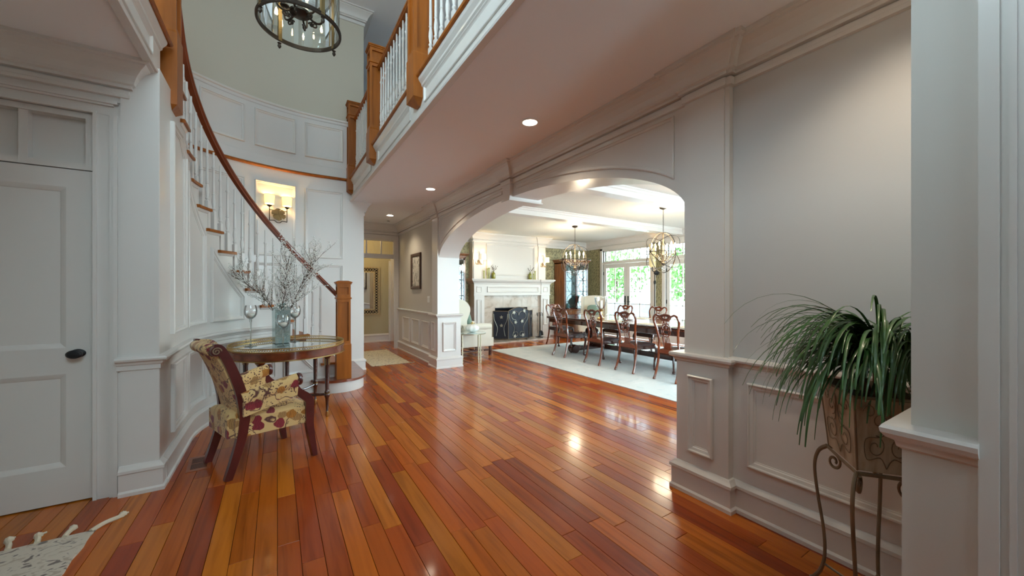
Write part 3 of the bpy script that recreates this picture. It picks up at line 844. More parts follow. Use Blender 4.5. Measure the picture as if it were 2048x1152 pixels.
m2 = MB(); m2.sweep([(o, z * 1.1) for o, z in BASE], [(2.50, 10.2), (1.0, 10.2)]); m2.build('baseboard', TRIM, wall_bh)
mb = MB(); mb.box(2.70, 2.80, 8.97, 10.2, 0, CZ); mb.box(.9, 1.0, 8.9, 10.3, 0, CZ)
wall_bs = struct('wall_back_side', mb, WALLT, 'narrow back hall side wall with a white door frame', 'wall')
m2 = MB(); m2.box(2.55, 2.72, 10.12, 10.2, 0, 2.2); m2.box(2.50, 2.60, 10.165, 10.2, 0, 2.12); m2.box(2.66, 2.70, 9.2, 10.12, 2.05, 2.2); m2.build('door_casing', TRIM, wall_bs)
m2 = MB(); m2.box(2.675, 2.70, 9.25, 10.1, .01, 2.05); m2.build('door_leaf', TRIM, wall_bs)
m2 = MB(); m2.box(2.655, 2.676, 10.0, 10.05, .92, 1.02); m2.build('latch', BLACKM, wall_bs)

# --- dining room walls
FY, WX = 9.05, 8.44
mb = MB(); mb.box(2.75, WX + .1, FY, FY + .1, 0, CZ)
wall_fp = struct('wall_fireplace', mb, DAMASK, 'olive damask papered wall behind the fireplace', 'wall')
m2 = MB(); m2.box(2.75, WX, FY - .012, FY, 0, .80); m2.build('wainscot', mat('cream_dado_paint', (.62, .54, .44), rough=.6), wall_fp)
m2 = MB(); m2.sweep([(0, .78), (.02, .785), (.02, .86), (.04, .875), (.04, .89), (0, .895)], [(WX, FY), (2.75, FY)]); m2.build('chair_rail', TRIM, wall_fp)
m2 = MB(); m2.sweep(BASE, [(WX, FY - .01), (2.75, FY - .01)]); m2.build('baseboard', TRIM, wall_fp)
# breast with overmantel
BX0, BX1, BY = 4.30, 6.65, 8.85
br = thing('chimney_breast', 'white panelled chimney breast above the mantel', 'chimney breast', kind='structure')
m2 = MB(); m2.box(BX0, BX1, BY, FY, 1.6, CZ); m2.box(BX0, 4.93, BY, FY, 0, 1.6); m2.box(5.97, BX1, BY, FY, 0, 1.6); m2.box(4.93, 5.97, BY, FY, .87, 1.6); m2.build('body', TRIM, br)
m2 = MB(); m2.box(BX0 + .02, 4.56, BY - .03, BY, 1.6, CZ - .2); m2.build('pilaster', TRIM, br)
m2 = MB(); m2.box(6.38, BX1 - .02, BY - .03, BY, 1.6, CZ - .2); m2.build('pilaster', TRIM, br)
m2 = MB(); m2.frame(lambda s, z, o: (s, BY - o, z), [(4.70, 1.74), (6.25, 1.74), (6.25, 2.58), (4.70, 2.58)], PF); m2.build('panel_moulding', TRIM, br)
m2 = MB(); m2.sweep(CROWN, [(WX, 1.0), (WX, FY), (BX1, FY), (BX1, BY), (6.64, BY), (6.64, BY - .03), (6.37, BY - .03), (6.37, BY), (4.57, BY), (4.57, BY - .03), (4.31, BY - .03), (4.31, BY), (BX0, BY), (BX0, FY), (2.75, FY), (2.75, 1.0)])
tag(m2.build('trim_3', TRIM, None), 'white crown moulding around the dining room ceiling', 'crown moulding', None, 'structure')
# window wall with garden doors
mb = MB()
openings = [(6.52, 8.32), (4.33, 6.13), (2.14, 3.94)]
yy = .9
for a, b in sorted(openings):
    mb.box(WX, WX + .14, yy, a, 0, CZ); mb.box(WX, WX + .14, a, b, 2.58, CZ); yy = b
mb.box(WX, WX + .14, yy, FY + .1, 0, CZ)
wall_win = struct('wall_window', mb, DAMASK, 'olive damask papered wall between the garden doors', 'wall')
m2 = MB(); m2.box(WX - .012, WX, 8.41, FY, 0, .80); m2.box(WX - .012, WX, 6.21, 6.44, 0, .80); m2.build('wainscot', MATS['cream_dado_paint'], wall_win)
m2 = MB()
for a, b in ((8.41, FY), (6.21, 6.44), (4.02, 4.25)):
    m2.box(WX - .03, WX, a, b, .78, .895)
m2.build('chair_rail', TRIM, wall_win)
m2 = MB(); m2.box(WX - .02, WX, .95, 8.41, 2.58, 2.64); m2.build('head_board', TRIM, wall_win)
for i, (a, b) in enumerate(openings):
    d = thing('door_%d' % (i + 2), ('pair of white glazed garden doors nearest the fireplace', 'pair of white glazed garden doors beside the wall lamp on the near side', 'pair of white glazed garden doors farthest from the fireplace')[i], 'glazed door', kind='structure')
    m2 = MB()
    for ya, yb in ((a - .09, a), (b, b + .09)): m2.box(WX - .035, WX + .13, ya, yb, 0, 2.60)
    m2.box(WX - .035, WX + .13, a - .09, b + .09, 2.54, 2.66); m2.box(WX - .02, WX + .12, a, b, 2.125, 2.175)
    m2.build('door_frame', TRIM, d)
    tr = MB(); tr.box(WX + .03, WX + .08, a, b, 2.175, 2.215); tr.box(WX + .03, WX + .08, a, b, 2.50, 2.54)
    for q in range(9):
        y = a + (b - a) * q / 8; tr.box(WX + .035, WX + .075, max(a, y - .012), min(b, y + .012), 2.175, 2.54)
    t_ = tr.build('transom', TRIM, d)
    for q in range(8):
        p_ = MB(); p_.box(WX + .053, WX + .057, a + (b - a) * q / 8 + .012, a + (b - a) * (q + 1) / 8 - .012, 2.215, 2.50); p_.build('pane', PANE, t_)
    mid = (a + b) / 2
    for ya, yb, hs in ((a, mid - .003, 1), (mid + .003, b, -1)):
        lf = MB(); st = .105
        lf.box(WX + .02, WX + .065, ya, ya + st, .01, 2.12); lf.box(WX + .02, WX + .065, yb - st, yb, .01, 2.12)
        lf.box(WX + .02, WX + .065, ya + st, yb - st, .01, .26); lf.box(WX + .02, WX + .065, ya + st, yb - st, 2.0, 2.12)
        g0, g1 = ya + st, yb - st
        lf.box(WX + .028, WX + .058, (g0 + g1) / 2 - .011, (g0 + g1) / 2 + .011, .26, 2.0)
        for q in range(1, 5):
            z = .26 + 1.74 * q / 5; lf.box(WX + .028, WX + .058, g0, g1, z - .011, z + .011)
        leaf = lf.build('door_leaf', TRIM, d)
        for q in range(5):
            for h in range(2):
                p_ = MB(); z0 = .26 + 1.74 * q / 5 + .011; z1 = .26 + 1.74 * (q + 1) / 5 - .011
                y0 = g0 if h == 0 else (g0 + g1) / 2 + .011; y1 = (g0 + g1) / 2 - .011 if h == 0 else g1
                p_.box(WX + .041, WX + .045, y0, y1, z0, z1); p_.build('pane', PANE, leaf)
        hy = yb - .05 if hs == 1 else ya + .05
        h_ = MB(); h_.box(WX + .008, WX + .02, hy - .022, hy + .022, .90, 1.18); h_.tube([(WX + .01, hy, 1.02), (WX - .03, hy, 1.02), (WX - .035, hy - hs * .11, 1.02)], .009); h_.build('door_handle', BLACKM, leaf)
        hy = ya + .006 if hs == 1 else yb - .006
        for z in (.30, 1.05, 1.85):
            h_ = MB(); h_.box(WX + .012, WX + .02, hy - .014, hy + .014, z - .05, z + .05); h_.build('hinge', BLACKM, leaf)
mb = MB(); mb.box(2.75, 3.3, .8, .9, 0, CZ); mb.box(7.9, WX + .1, .8, .9, 0, CZ); mb.box(3.3, 7.9, .8, .9, 0, .35); mb.box(3.3, 7.9, .8, .9, 2.55, CZ)
w = thing('added_window_5', 'unseen wide multi-pane window added to brighten the dining room from its near end', 'window', kind='structure'); m2 = MB()  # added out of view to let more daylight into the dining room
for i in range(9):
    xx = 3.3 + 4.6 * i / 8; m2.box(xx - .02, xx + .02, .82, .88, .35, 2.55)
for i in range(4):
    zz = .35 + 2.2 * i / 3; m2.box(3.3, 7.9, .822, .878, zz - .02, zz + .02)
m2.build('window_frame', TRIM, w); m2 = MB(); m2.box(3.3, 7.9, .848, .852, .35, 2.55); m2.build('pane', PANE, w)
struct('wall_dining_near', mb, WALLS, 'near wall of the dining room beside the arch', 'wall')
mb = MB(); mb.box(2.75, 2.76, 6.55, FY, .9, CZ); mb.box(2.75, 2.76, .9, 1.25, 0, CZ)
struct('wall_dining_arch', mb, DAMASK, 'damask papered back of the arch wall in the dining room', 'wall')

# --- fascias of balcony and landing
FASC = [(0, CZ - .012), (.046, CZ - .012), (.050, CZ), (.046, CZ + .014), (.030, CZ + .022), (.030, CZ + .040), (.018, CZ + .052), (.018, 3.075), (.030, 3.085), (.032, 3.10), (.052, 3.125), (.058, 3.14), (.058, 3.15), (0, 3.15)]
NOSE = [(-.05, 3.15), (.066, 3.15), (.076, 3.156), (.080, 3.168), (.076, 3.180), (.066, 3.186), (-.05, 3.186)]
m2 = MB(); m2.sweep(FASC, [(1.075, -1.8), (1.075, 6.78)])
tr4 = tag(m2.build('trim_4', TRIM, None), 'white moulded fascia along the balcony edge', 'fascia', None, 'structure')
m2 = MB(); m2.sweep(NOSE, [(1.075, -1.8), (1.075, 6.75)]); m2.build('oak_nosing', OAK, tr4)
for a, b in ((-.4, 1.25), (1.5, 3.08), (3.48, 4.78), (5.2, 6.5)):
    m2 = MB(); m2.frame(fX(1.057), [(a, 2.925), (b, 2.925), (b, 3.055), (a, 3.055)], [(0, 0), (0, .012), (.006, .014), (.014, .005), (.022, 0)]); m2.build('panel_moulding', TRIM, tr4)
m2 = MB(); m2.sweep(FASC, [(-.735, 3.66), (-.735, -1.8)])
tr5 = tag(m2.build('trim_5', TRIM, None), 'white moulded fascia along the stair landing edge', 'fascia', None, 'structure')
m2 = MB(); m2.sweep(NOSE, [(-.735, 3.72), (-.735, -1.8)]); m2.build('oak_nosing', OAK, tr5)
m2 = MB(); m2.frame(lambda s, z, o: (-.717 + o, s, z), [(1.5, 2.925), (3.42, 2.925), (3.42, 3.055), (1.5, 3.055)], [(0, 0), (0, .012), (.006, .014), (.014, .005), (.022, 0)]); m2.build('panel_moulding', TRIM, tr5)

# ------------------------------------------------------------------ staircase
def baluster_mesh(name, h, block):
    m2 = MB(); w = .0175
    m2.box(-w, w, -w, w, 0, block)
    z = block; t = h - block
    m2.lathe([(.016, z), (.010, z + .012), (.016, z + .022), (.018, z + .030), (.011, z + .042), (.014, z + .060), (.0185, z + .10), (.0165, z + .13), (.011, z + .17), (.012, z + .175), (.0165, z + .182), (.012, z + .19), (.0135, z + .20), (.0105, z + t * .72), (.0165, z + t * .735), (.0165, z + t * .75), (.0105, z + t * .765), (.009, h)], 10)
    return m2.mesh(name, TRIM, True)
def newel(parent, loc, z0, z1, s=.16, drop=None, rz=0.0, pend=0.0):
    """square newel with recessed panels, neck and cap"""
    m2 = MB(); h = s / 2
    n_ = z1 - .235
    body = .62 * (n_ - z0) + z0 if drop is None else drop
    m2.box(-h - .008, h + .008, -h - .008, h + .008, z0, body)
    if pend:
        m2.add([(-h - .008, -h - .008, z0), (h + .008, -h - .008, z0), (h + .008, h + .008, z0), (-h - .008, h + .008, z0), (-h * .45, -h * .45, z0 - pend), (h * .45, -h * .45, z0 - pend), (h * .45, h * .45, z0 - pend), (-h * .45, h * .45, z0 - pend)], [(0, 1, 5, 4), (1, 2, 6, 5), (2, 3, 7, 6), (3, 0, 4, 7), (4, 5, 6, 7)])
    m2.add([(-h - .008, -h - .008, body), (h + .008, -h - .008, body), (h + .008, h + .008, body), (-h - .008, h + .008, body), (-h, -h, body + .02), (h, -h, body + .02), (h, h, body + .02), (-h, h, body + .02)], [(0, 1, 5, 4), (1, 2, 6, 5), (2, 3, 7, 6), (3, 0, 4, 7)])
    m2.box(-h + .022, h - .022, -h + .022, h - .022, body, z1 - .05)
    b0, b1, c0, c1 = body + .02, n_ - .02, n_ + .02, z1 - .06
    for sx, sy in ((-1, -1), (1, -1), (-1, 1), (1, 1)):
        m2.box(min(sx * h, sx * (h - .026)), max(sx * h, sx * (h - .026)), min(sy * h, sy * (h - .026)), max(sy * h, sy * (h - .026)), body, z1 - .05)
    for za, zb in ((b0, b0 + .03), (b1 - .03, c0 + .03), (c1 - .028, c1 + .01)):
        m2.box(-h + .0006, h - .0006, -h + .0006, h - .0006, za, zb)
    o = m2.build('newel_post', OAK, parent, loc=loc); o.rotation_euler = (0, 0, rz)
    m2 = MB(); m2.box(-h - .012, h + .012, -h - .012, h + .012, n_ - .012, n_ + .012, c=.005); m2.build('neck_moulding', OAK, o)
    m2 = MB(); m2.box(-h - .01, h + .01, -h - .01, h + .01, z1 - .05, z1 - .035); m2.box(-h - .02, h + .02, -h - .02, h + .02, z1 - .035, z1 - .015, c=.005)
    q = h + .012
    m2.add([(-q, -q, z1 - .015), (q, -q, z1 - .015), (q, q, z1 - .015), (-q, q, z1 - .015), (-q * .6, -q * .6, z1), (q * .6, -q * .6, z1), (q * .6, q * .6, z1), (-q * .6, q * .6, z1)], [(0, 1, 5, 4), (1, 2, 6, 5), (2, 3, 7, 6), (3, 0, 4, 7), (4, 5, 6, 7)])
    m2.build('cap', OAK, o)
    return o
stair = thing('staircase', 'curved staircase with white balusters, oak treads and dark red-brown handrail', 'staircase')
for k in range(2, 16):
    a = nose_s(k); b = nose_s(k + 1) + .045
    z = tread_z(k)
    m2 = MB(); L_ = ss(a, b, .04); V = []
    prof = [(-.035, -.030), (-.035, -.008), (-.028, 0), (1.10, 0), (1.10, -.030)]
    for i, s in enumerate(L_):
        for r, dz in prof:
            V.append((*stair_pt(s, r), z + dz))
    n = len(prof); Fs = []
    for i in range(len(L_) - 1):
        for j in range(n):
            j2 = (j + 1) % n; Fs.append((i * n + j, i * n + j2, (i + 1) * n + j2, (i + 1) * n + j))
    Fs += [tuple(range(n)), tuple(range((len(L_) - 1) * n, len(L_) * n))]
    m2.add(V, Fs); m2.build('tread', OAK, stair)
    m2 = MB(); sr = a + .025
    p, q, p2, q2 = stair_pt(sr, .002), stair_pt(sr, 1.10), stair_pt(sr + .02, .002), stair_pt(sr + .02, 1.10)
    z0, z1 = tread_z(k - 1) - .005, z - .03
    m2.add([(*p, z0), (*q, z0), (*q, z1), (*p, z1), (*p2, z0), (*q2, z0), (*q2, z1), (*p2, z1)], [(0, 1, 2, 3), (4, 7, 6, 5), (3, 2, 6, 7), (0, 3, 7, 4), (1, 5, 6, 2)])
    m2.build('riser', TRIM, stair)
    # bed moulding under the tread end
    m2 = MB(); L2 = ss(a + .02, b - .005, .05)
    m2.sweep([(0, z - .055), (.008, z - .05), (.018, z - .034), (.018, z - .03), (0, z - .03)], [stair_pt(s, 0) for s in L2]); m2.build('tread_moulding', TRIM, stair)
# top riser
sr = nose_s(16) + .025; m2 = MB(); p, q = stair_pt(sr, 0), stair_pt(sr, 1.1)
m2.add([(*p, 2.95), (*q, 2.95), (*q, 3.14), (*p, 3.14)], [(0, 1, 2, 3)]); m2.build('riser', TRIM, stair)
# rounded starting step
sm = MB(); cxs, cys, rr = .72, 5.735, .33
poly = [(cxs + rr, 6.76)] + [(cxs + rr * math.cos(math.radians(a)), cys + rr * math.sin(math.radians(a))) for a in range(0, -181, -10)] + [(cxs - rr + .02, 5.76), (.62, 5.76), (.62, 6.76)]
sm.prism(poly, 0, .14); sm.build('starting_riser', TRIM, stair, True, 30)
sm = MB(); rr = .362
poly = [(cxs + rr, 6.762)] + [(cxs + rr * math.cos(math.radians(a)), cys + rr * math.sin(math.radians(a))) for a in range(0, -176, -8)] + [(.40, 5.655), (.62, 5.70), (.62, 6.762)]
sm.prism(poly, .14, .17); sm.build('starting_tread', CHERRY, stair, True, 30)
# balusters
HB = .80
me_a = baluster_mesh('baluster', HB + .02, .20); me_b = baluster_mesh('baluster', HB + .11, .29)
for k in range(2, 16):
    for off, me in ((.040, me_a), (.040 + RUN / 2, me_b)):
        s = nose_s(k) + off
        if s < -2.0: continue
        x, y = stair_pt(s, .045)
        inst('baluster', me, stair, (x, y, tread_z(k)), (0, 0, stair_dir(s)))
# handrail
def rail_sweep(mb, pts, w=.032, h=.055):
    prof = [(-w * .7, -h * .5), (w * .7, -h * .5), (w * .62, -h * .12), (w, .0), (w, h * .28), (w * .6, h * .5), (-w * .6, h * .5), (-w, h * .28), (-w, 0), (-w * .62, -h * .12)]
    V = []; N_ = len(pts)
    for i, p in enumerate(pts):
        p = Vector(p); t = (Vector(pts[min(i + 1, N_ - 1)]) - Vector(pts[max(i - 1, 0)])).normalized()
        sd = Vector((t.y, -t.x, 0)).normalized(); up = sd.cross(t)
        if up.z < 0: up = -up
        for a, b in prof: V.append(p + sd * a + up * b)
    n = len(prof); Fs = []
    for i in range(N_ - 1):
        for j in range(n):
            j2 = (j + 1) % n; Fs.append((i * n + j, i * n + j2, (i + 1) * n + j2, (i + 1) * n + j))
    Fs += [tuple(range(n)), tuple(range((N_ - 1) * n, N_ * n))]
    mb.add(V, Fs)
pts = []
for s in ss(-2.13, .47, .05):
    x, y = stair_pt(s, .045); pts.append((x, y, nose_z(s) + .885))
m2 = MB(); rail_sweep(m2, pts); m2.build('handrail', CHERRY, stair, True, 40)
newel(stair, (.758, 5.535, 0), .17, 1.475, .165, drop=.62)

# ------------------------------------------------------------------ railings upstairs
br_ = thing('balcony_railing', 'upstairs balcony railing with white balusters and square oak posts', 'railing')
for y, zz0 in ((3.24, 2.99), (5.02, 2.99), (6.70, 2.98), (1.40, 2.99)):
    newel(br_, (1.075, y, 0), zz0, 4.44, .185, drop=3.36, pend=.045)
me_c = baluster_mesh('baluster', .93, .20)
for a, b, n in ((3.35, 4.91, 13), (5.13, 6.60, 12), (1.51, 3.13, 13), (0.1, 1.29, 9)):
    for i in range(n):
        inst('baluster', me_c, br_, (1.10, a + (b - a) * (i + .5) / n, 3.186))
    m2 = MB(); rail_sweep(m2, [(1.10, a - .02, 4.145), (1.10, b + .02, 4.145)]); m2.build('handrail', OAK, br_)
lr = thing('landing_railing', 'stair landing railing ending in an oak post at the left', 'railing')
newel(lr, (-.745, 3.875, 0), 2.755, 4.44, .19, drop=3.30, pend=.06)
m2 = MB(); rail_sweep(m2, [(-.79, 3.8, 4.145), (-.79, .2, 4.145)]); m2.build('handrail', OAK, lr)
for i in range(26):
    inst('baluster', me_c, lr, (-.79, 3.68 - i * .125, 3.186))
# ------------------------------------------------------------------ foyer: armchair
def T(x, y, z): return Matrix.Translation((x, y, z))
def RX(a): return Matrix.Rotation(math.radians(a), 4, 'X')
def RY(a): return Matrix.Rotation(math.radians(a), 4, 'Y')
def RZ(a): return Matrix.Rotation(math.radians(a), 4, 'Z')
def ribbon(mb, path, w_axis, w, t):
    """flat curved bar: path of (x,z) in the XZ plane, extruded along y from w[0] to w[1], thickness list/number t"""
    N_ = len(path); V = []
    ts = t if isinstance(t, (list, tuple)) else [t] * N_
    for i in range(N_):
        p = Vector(path[i]); q = Vector(path[min(i + 1, N_ - 1)]) - Vector(path[max(i - 1, 0)]); q.normalize()
        n = Vector((-q.y, q.x)) * ts[i] / 2
        for s_, y in ((1, w[0]), (1, w[1]), (-1, w[1]), (-1, w[0])):
            a = p + n * s_
            V.append((a.x, y, a.y))
    Fs = [(0, 1, 2, 3), tuple((N_ - 1) * 4 + j for j in (3, 2, 1, 0))]
    for i in range(N_ - 1):
        for j in range(4):
            j2 = (j + 1) % 4; Fs.append((i * 4 + j, i * 4 + j2, (i + 1) * 4 + j2, (i + 1) * 4 + j))
    mb.add(V, Fs)
ac = thing('armchair', 'low scroll-back armchair in cream, red and gold floral tapestry beside the round table', 'chair', (-.10, 3.66, 0), math.radians(20.6))
# front legs with arm supports (x forward)
for sy in (-1, 1):
    m2 = MB()
    pth = smooth_path([(.275, 0), (.255, .12), (.235, .26), (.232, .38), (.225, .47), (.15, .545), (.125, .60), (.14, .645)], 5)
    n_ = len(pth)
    ribbon(m2, [(p[0], p[1]) for p in pth], 'y', (sy * .29 - .022, sy * .29 + .022), [(.034 + .030 * min(1, i / 14)) if i < 22 else max(.04, .064 - .003 * (i - 22)) for i in range(n_)])
    m2.build('leg', ARMWOOD, ac, True, 40)
    m2 = MB(); m2.lathe([(.018, 0), (.018, .008), (.006, .012)], 10, T(.276, sy * .29, -.001)); m2.build('glide', WHITEC, ac, True)
    # rear leg sweeping into the back stile with its scroll
    m2 = MB()
    pth = smooth_path([(-.300, 0), (-.262, .12), (-.225, .25), (-.205, .36), (-.200, .46), (-.225, .62), (-.275, .78), (-.325, .90), (-.352, .945), (-.382, .952)], 5)
    n_ = len(pth)
    yc = sy * .235
    ribbon(m2, [(p[0], p[1]) for p in pth], 'y', (yc - .021, yc + .021), [.046 + .02 * min(1, i / 18) - (.02 * max(0, (i - 25)) / 20) for i in range(n_)])
    st = m2.build('rear_leg', ARMWOOD, ac, True, 40)
    m2 = MB(); m2.lathe([(.002, -.024), (.034, -.024), (.036, 0), (.034, .024), (.002, .024)], 18, T(-.368, yc, .925) @ RX(90)); m2.build('scroll', ARMWOOD, st, True)
    m2 = MB(); m2.tube(spiral((-.368, yc + sy * .0255, .925), (1, 0, 0), (0, 0, 1), .028, .005, 0, 1.6, 24), .0045, 6); m2.build('scroll_carving', PEWTER, st, True)
# seat
def cushion_mb(x0, x1, wy0, wy1, z0, z1, crown=.03, nx=10, ny=10, rnd=.03):
    mb = MB(); V = []
    for i in range(nx + 1):
        for j in range(ny + 1):
            u, v = i / nx, j / ny
            w = wy0 + (wy1 - wy0) * u
            e = (1 - abs(2 * u - 1) ** 5) * (1 - abs(2 * v - 1) ** 5)
            V.append((x0 + (x1 - x0) * u, (2 * v - 1) * w, z1 - rnd * (1 - e) + crown * (1 - (2 * u - 1) ** 2) * (1 - (2 * v - 1) ** 2)))
    n = len(V)
    V += [(p[0], p[1], z0) for p in V]
    Fs = []
    q = ny + 1
    for i in range(nx):
        for j in range(ny):
            a = i * q + j
            Fs.append((a, a + q, a + q + 1, a + 1)); Fs.append((n + a, n + a + 1, n + a + q + 1, n + a + q))
    for i in range(nx):
        for j in (0, ny):
            a = i * q + j; Fs.append((a, a + q, n + a + q, n + a))
    for j in range(ny):
        for i in (0, nx):
            a = i * q + j; Fs.append((a, a + 1, n + a + 1, n + a))
    mb.add(V, Fs); return mb
cushion_mb(-.255, .262, .245, .300, .285, .445, .03).build('seat', FLORAL, ac, True, 60)
# backrest: padded panel following the curved stiles, rolled over at the top
m2 = MB(); V = []
bp = smooth_path([(-.185, .42), (-.205, .52), (-.245, .66), (-.295, .80), (-.340, .905), (-.372, .950)], 4)
nb = len(bp); ny = 8
for side in (0, 1):
    for i, p in enumerate(bp):
        q = Vector(bp[min(i + 1, nb - 1)]) - Vector(bp[max(i - 1, 0)]); q.normalize(); nn = Vector((q[1], -q[0]))
        for j in range(ny + 1):
            v = 2 * j / ny - 1
            off = (.030 + .022 * (1 - v * v)) * (1 if side == 0 else -1)
            V.append((p[0] + nn[0] * off, v * .222, p[1] + nn[1] * off))
n = nb * (ny + 1); q_ = ny + 1; Fs = []
for i in range(nb - 1):
    for j in range(ny):
        a = i * q_ + j; Fs.append((a, a + 1, a + q_ + 1, a + q_)); Fs.append((n + a, n + a + q_, n + a + q_ + 1, n + a + 1))
    for j in (0, ny):
        a = i * q_ + j; Fs.append((a, a + q_, n + a + q_, n + a))
for j in range(ny):
    for i in (0, nb - 1):
        a = i * q_ + j; Fs.append((a, a + 1, n + a + 1, n + a))
m2.add(V, Fs)
m2.lathe([(.002, -.225), (.03, -.223), (.040, -.21), (.041, .21), (.03, .223), (.002, .225)], 18, T(-.372, 0, .925) @ RX(90))
m2.build('backrest', FLORAL, ac, True, 60)
cushion_mb(-.295, -.20, .212, .215, .285, .46, .01).build('seat_back_panel', FLORAL, ac, True, 60)
for sy in (-1, 1):
    m2 = MB(); V = []
    P0, P1 = Vector((-.215, sy * .262, .555)), Vector((.145, sy * .292, .645))
    m2.tube([P0.lerp(P1, t / 6) for t in range(7)], [.052, .056, .056, .056, .056, .055, .050], 16, flat=.72)
    a = [P0 + Vector((0, 0, -.02)), P1 + Vector((0, 0, -.02)), P1 + Vector((-.01, 0, -.12)), P0 + Vector((0, 0, -.12))]
    m2.add([v + Vector((0, d, 0)) for d in (-.022, .022) for v in a], [(0, 1, 2, 3), (7, 6, 5, 4), (0, 4, 5, 1), (1, 5, 6, 2), (2, 6, 7, 3), (3, 7, 4, 0)])
    m2.build('armrest', FLORAL, ac, True, 50)
    m2 = MB(); m2.lathe([(.002, -.012), (.046, -.012), (.050, 0), (.046, .012), (.002, .012)], 16, T(.155, sy * .292, .645) @ RY(90)); m2.build('arm_scroll', ARMWOOD, ac, True)

# ------------------------------------------------------------------ round glass-topped table
TB = (.11, 4.74); TZ = .755; TR = .545
tb = thing('round_table', 'round mahogany table with a glass top and pierced brass gallery', 'table', (TB[0], TB[1], 0))
m2 = MB(); m2.lathe([(.40, TZ - .085), (TR - .018, TZ - .085), (TR - .008, TZ - .078), (TR - .008, TZ - .018), (TR + .004, TZ - .014), (TR + .004, TZ - .004), (TR - .01, TZ), (.40, TZ)], 56); m2.build('apron', MAHOG, tb, True, 40)
m2 = MB(); m2.lathe([(TR - .004, TZ - .090), (TR + .004, TZ - .088), (TR + .004, TZ - .080), (TR - .006, TZ - .078)], 56); m2.build('brass_band', BRASS, tb, True)
m2 = MB(); m2.lathe([(.003, TZ - .006), (TR - .02, TZ - .006), (TR - .02, TZ + .001), (.003, TZ + .001)], 56, cap=False)
m2.build('glass_top', mat('smoky_glass_top', (.22, .28, .29), rough=.03, coat=1.0, coat_rough=.01), tb, True)
m2 = MB()
for z in (TZ + .003, TZ + .036): m2.tube([(TR * .985 * math.cos(a), TR * .985 * math.sin(a), z) for a in [2 * math.pi * i / 72 for i in range(72)]], .0042, 6, closed=True)
for i in range(150):
    a = 2 * math.pi * i / 150; x_, y_ = TR * .985 * math.cos(a), TR * .985 * math.sin(a)
    tx, ty = -math.sin(a), math.cos(a)
    for sg in (-1, 1):
        m2.tube([(x_ - sg * tx * .0115, y_ - sg * ty * .0115, TZ + .004), (x_ + sg * tx * .0115, y_ + sg * ty * .0115, TZ + .035)], .0026, 4, caps=False)
m2.build('gallery', BRASS, tb, True)
legs_xy = [(.455, 4.475), (.385, 5.03), (.10, 5.17), (-.285, 4.93), (-.135, 4.33)]
for lx, ly in legs_xy:
    lx -= TB[0]; ly -= TB[1]
    m2 = MB()
    m2.lathe([(.012, 0), (.013, .06), (.011, .065), (.018, .20), (.026, .215), (.030, .235), (.022, .25), (.030, .262), (.022, .275), (.019, .29), (.026, .62), (.028, .625), (.03, .63), (.042, .645), (.044, .66), (.034, .672)], 14, c=(lx, ly, 0))
    lg = m2.build('leg', MAHOGD, tb, True, 40)
    m2 = MB(); m2.lathe([(.0125, 0), (.0145, .004), (.0145, .055), (.012, .058)], 12, c=(lx, ly, 0)); m2.build('brass_foot', BRASS, lg, True); m2 = MB(); m2.lathe([(.027, .246), (.031, .25), (.027, .254)], 12, c=(lx, ly, 0)); m2.build('brass_collar', BRASS, lg, True); m2 = MB(); m2.lathe([(.043, .648), (.046, .653), (.043, .658)], 14, c=(lx, ly, 0)); m2.build('brass_capital', BRASS, lg, True); m2 = MB()
    for q in range(6):
        a = q * math.pi / 3
        for w in range(5): m2.blob((lx + .0265 * math.cos(a), ly + .0265 * math.sin(a), .56 + .013 * w), .0035, .0035, .006, 6, 4)
    m2.build('bead_inlay', BRASS, lg, True)['kind'] = 'stuff'
for lx, ly in legs_xy:
    lx -= TB[0]; ly -= TB[1]
    m2 = MB(); m2.tube(smooth_path([(lx, ly, .237), (lx * .55, ly * .55, .222), (lx * .12, ly * .12, .25)], 5), .014, 8, flat=.8); m2.build('stretcher', MAHOGD, tb, True)
m2 = MB(); m2.lathe([(.02, .228), (.055, .235), (.055, .262), (.03, .27), (.014, .30), (.004, .31)], 18); m2.build('stretcher_boss', MAHOGD, tb, True)

# things on the table
vz = TZ + .002
VX, VY = .04, 4.97
vs_ = thing('vase', 'tall square speckled mercury glass vase on the round table', 'vase', (VX, VY, vz), math.radians(12))
m2 = MB()
def loft_sq(mb, prof, M=None, n=4, rot=math.pi / 4):
    V = []; Fs = []
    for h, z in prof:
        for j in range(n):
            a = rot + 2 * math.pi * j / n
            V.append(Vector((h * math.sqrt(2) * math.cos(a), h * math.sqrt(2) * math.sin(a), z)))
    for i in range(len(prof) - 1):
        for j in range(n):
            j2 = (j + 1) % n; Fs.append((i * n + j, i * n + j2, (i + 1) * n + j2, (i + 1) * n + j))
    Fs += [tuple(reversed(range(n)))]
    if M is not None: V = [M @ v for v in V]
    mb.add(V, Fs)
loft_sq(m2, [(.060, 0), (.072, .004), (.076, .375), (.068, .40), (.046, .416), (.044, .432), (.055, .442), (.052, .442), (.041, .432), (.043, .414), (.063, .392), (.068, .02)])
m2.build('body', MERC, vs_)
rb = random.Random(5)
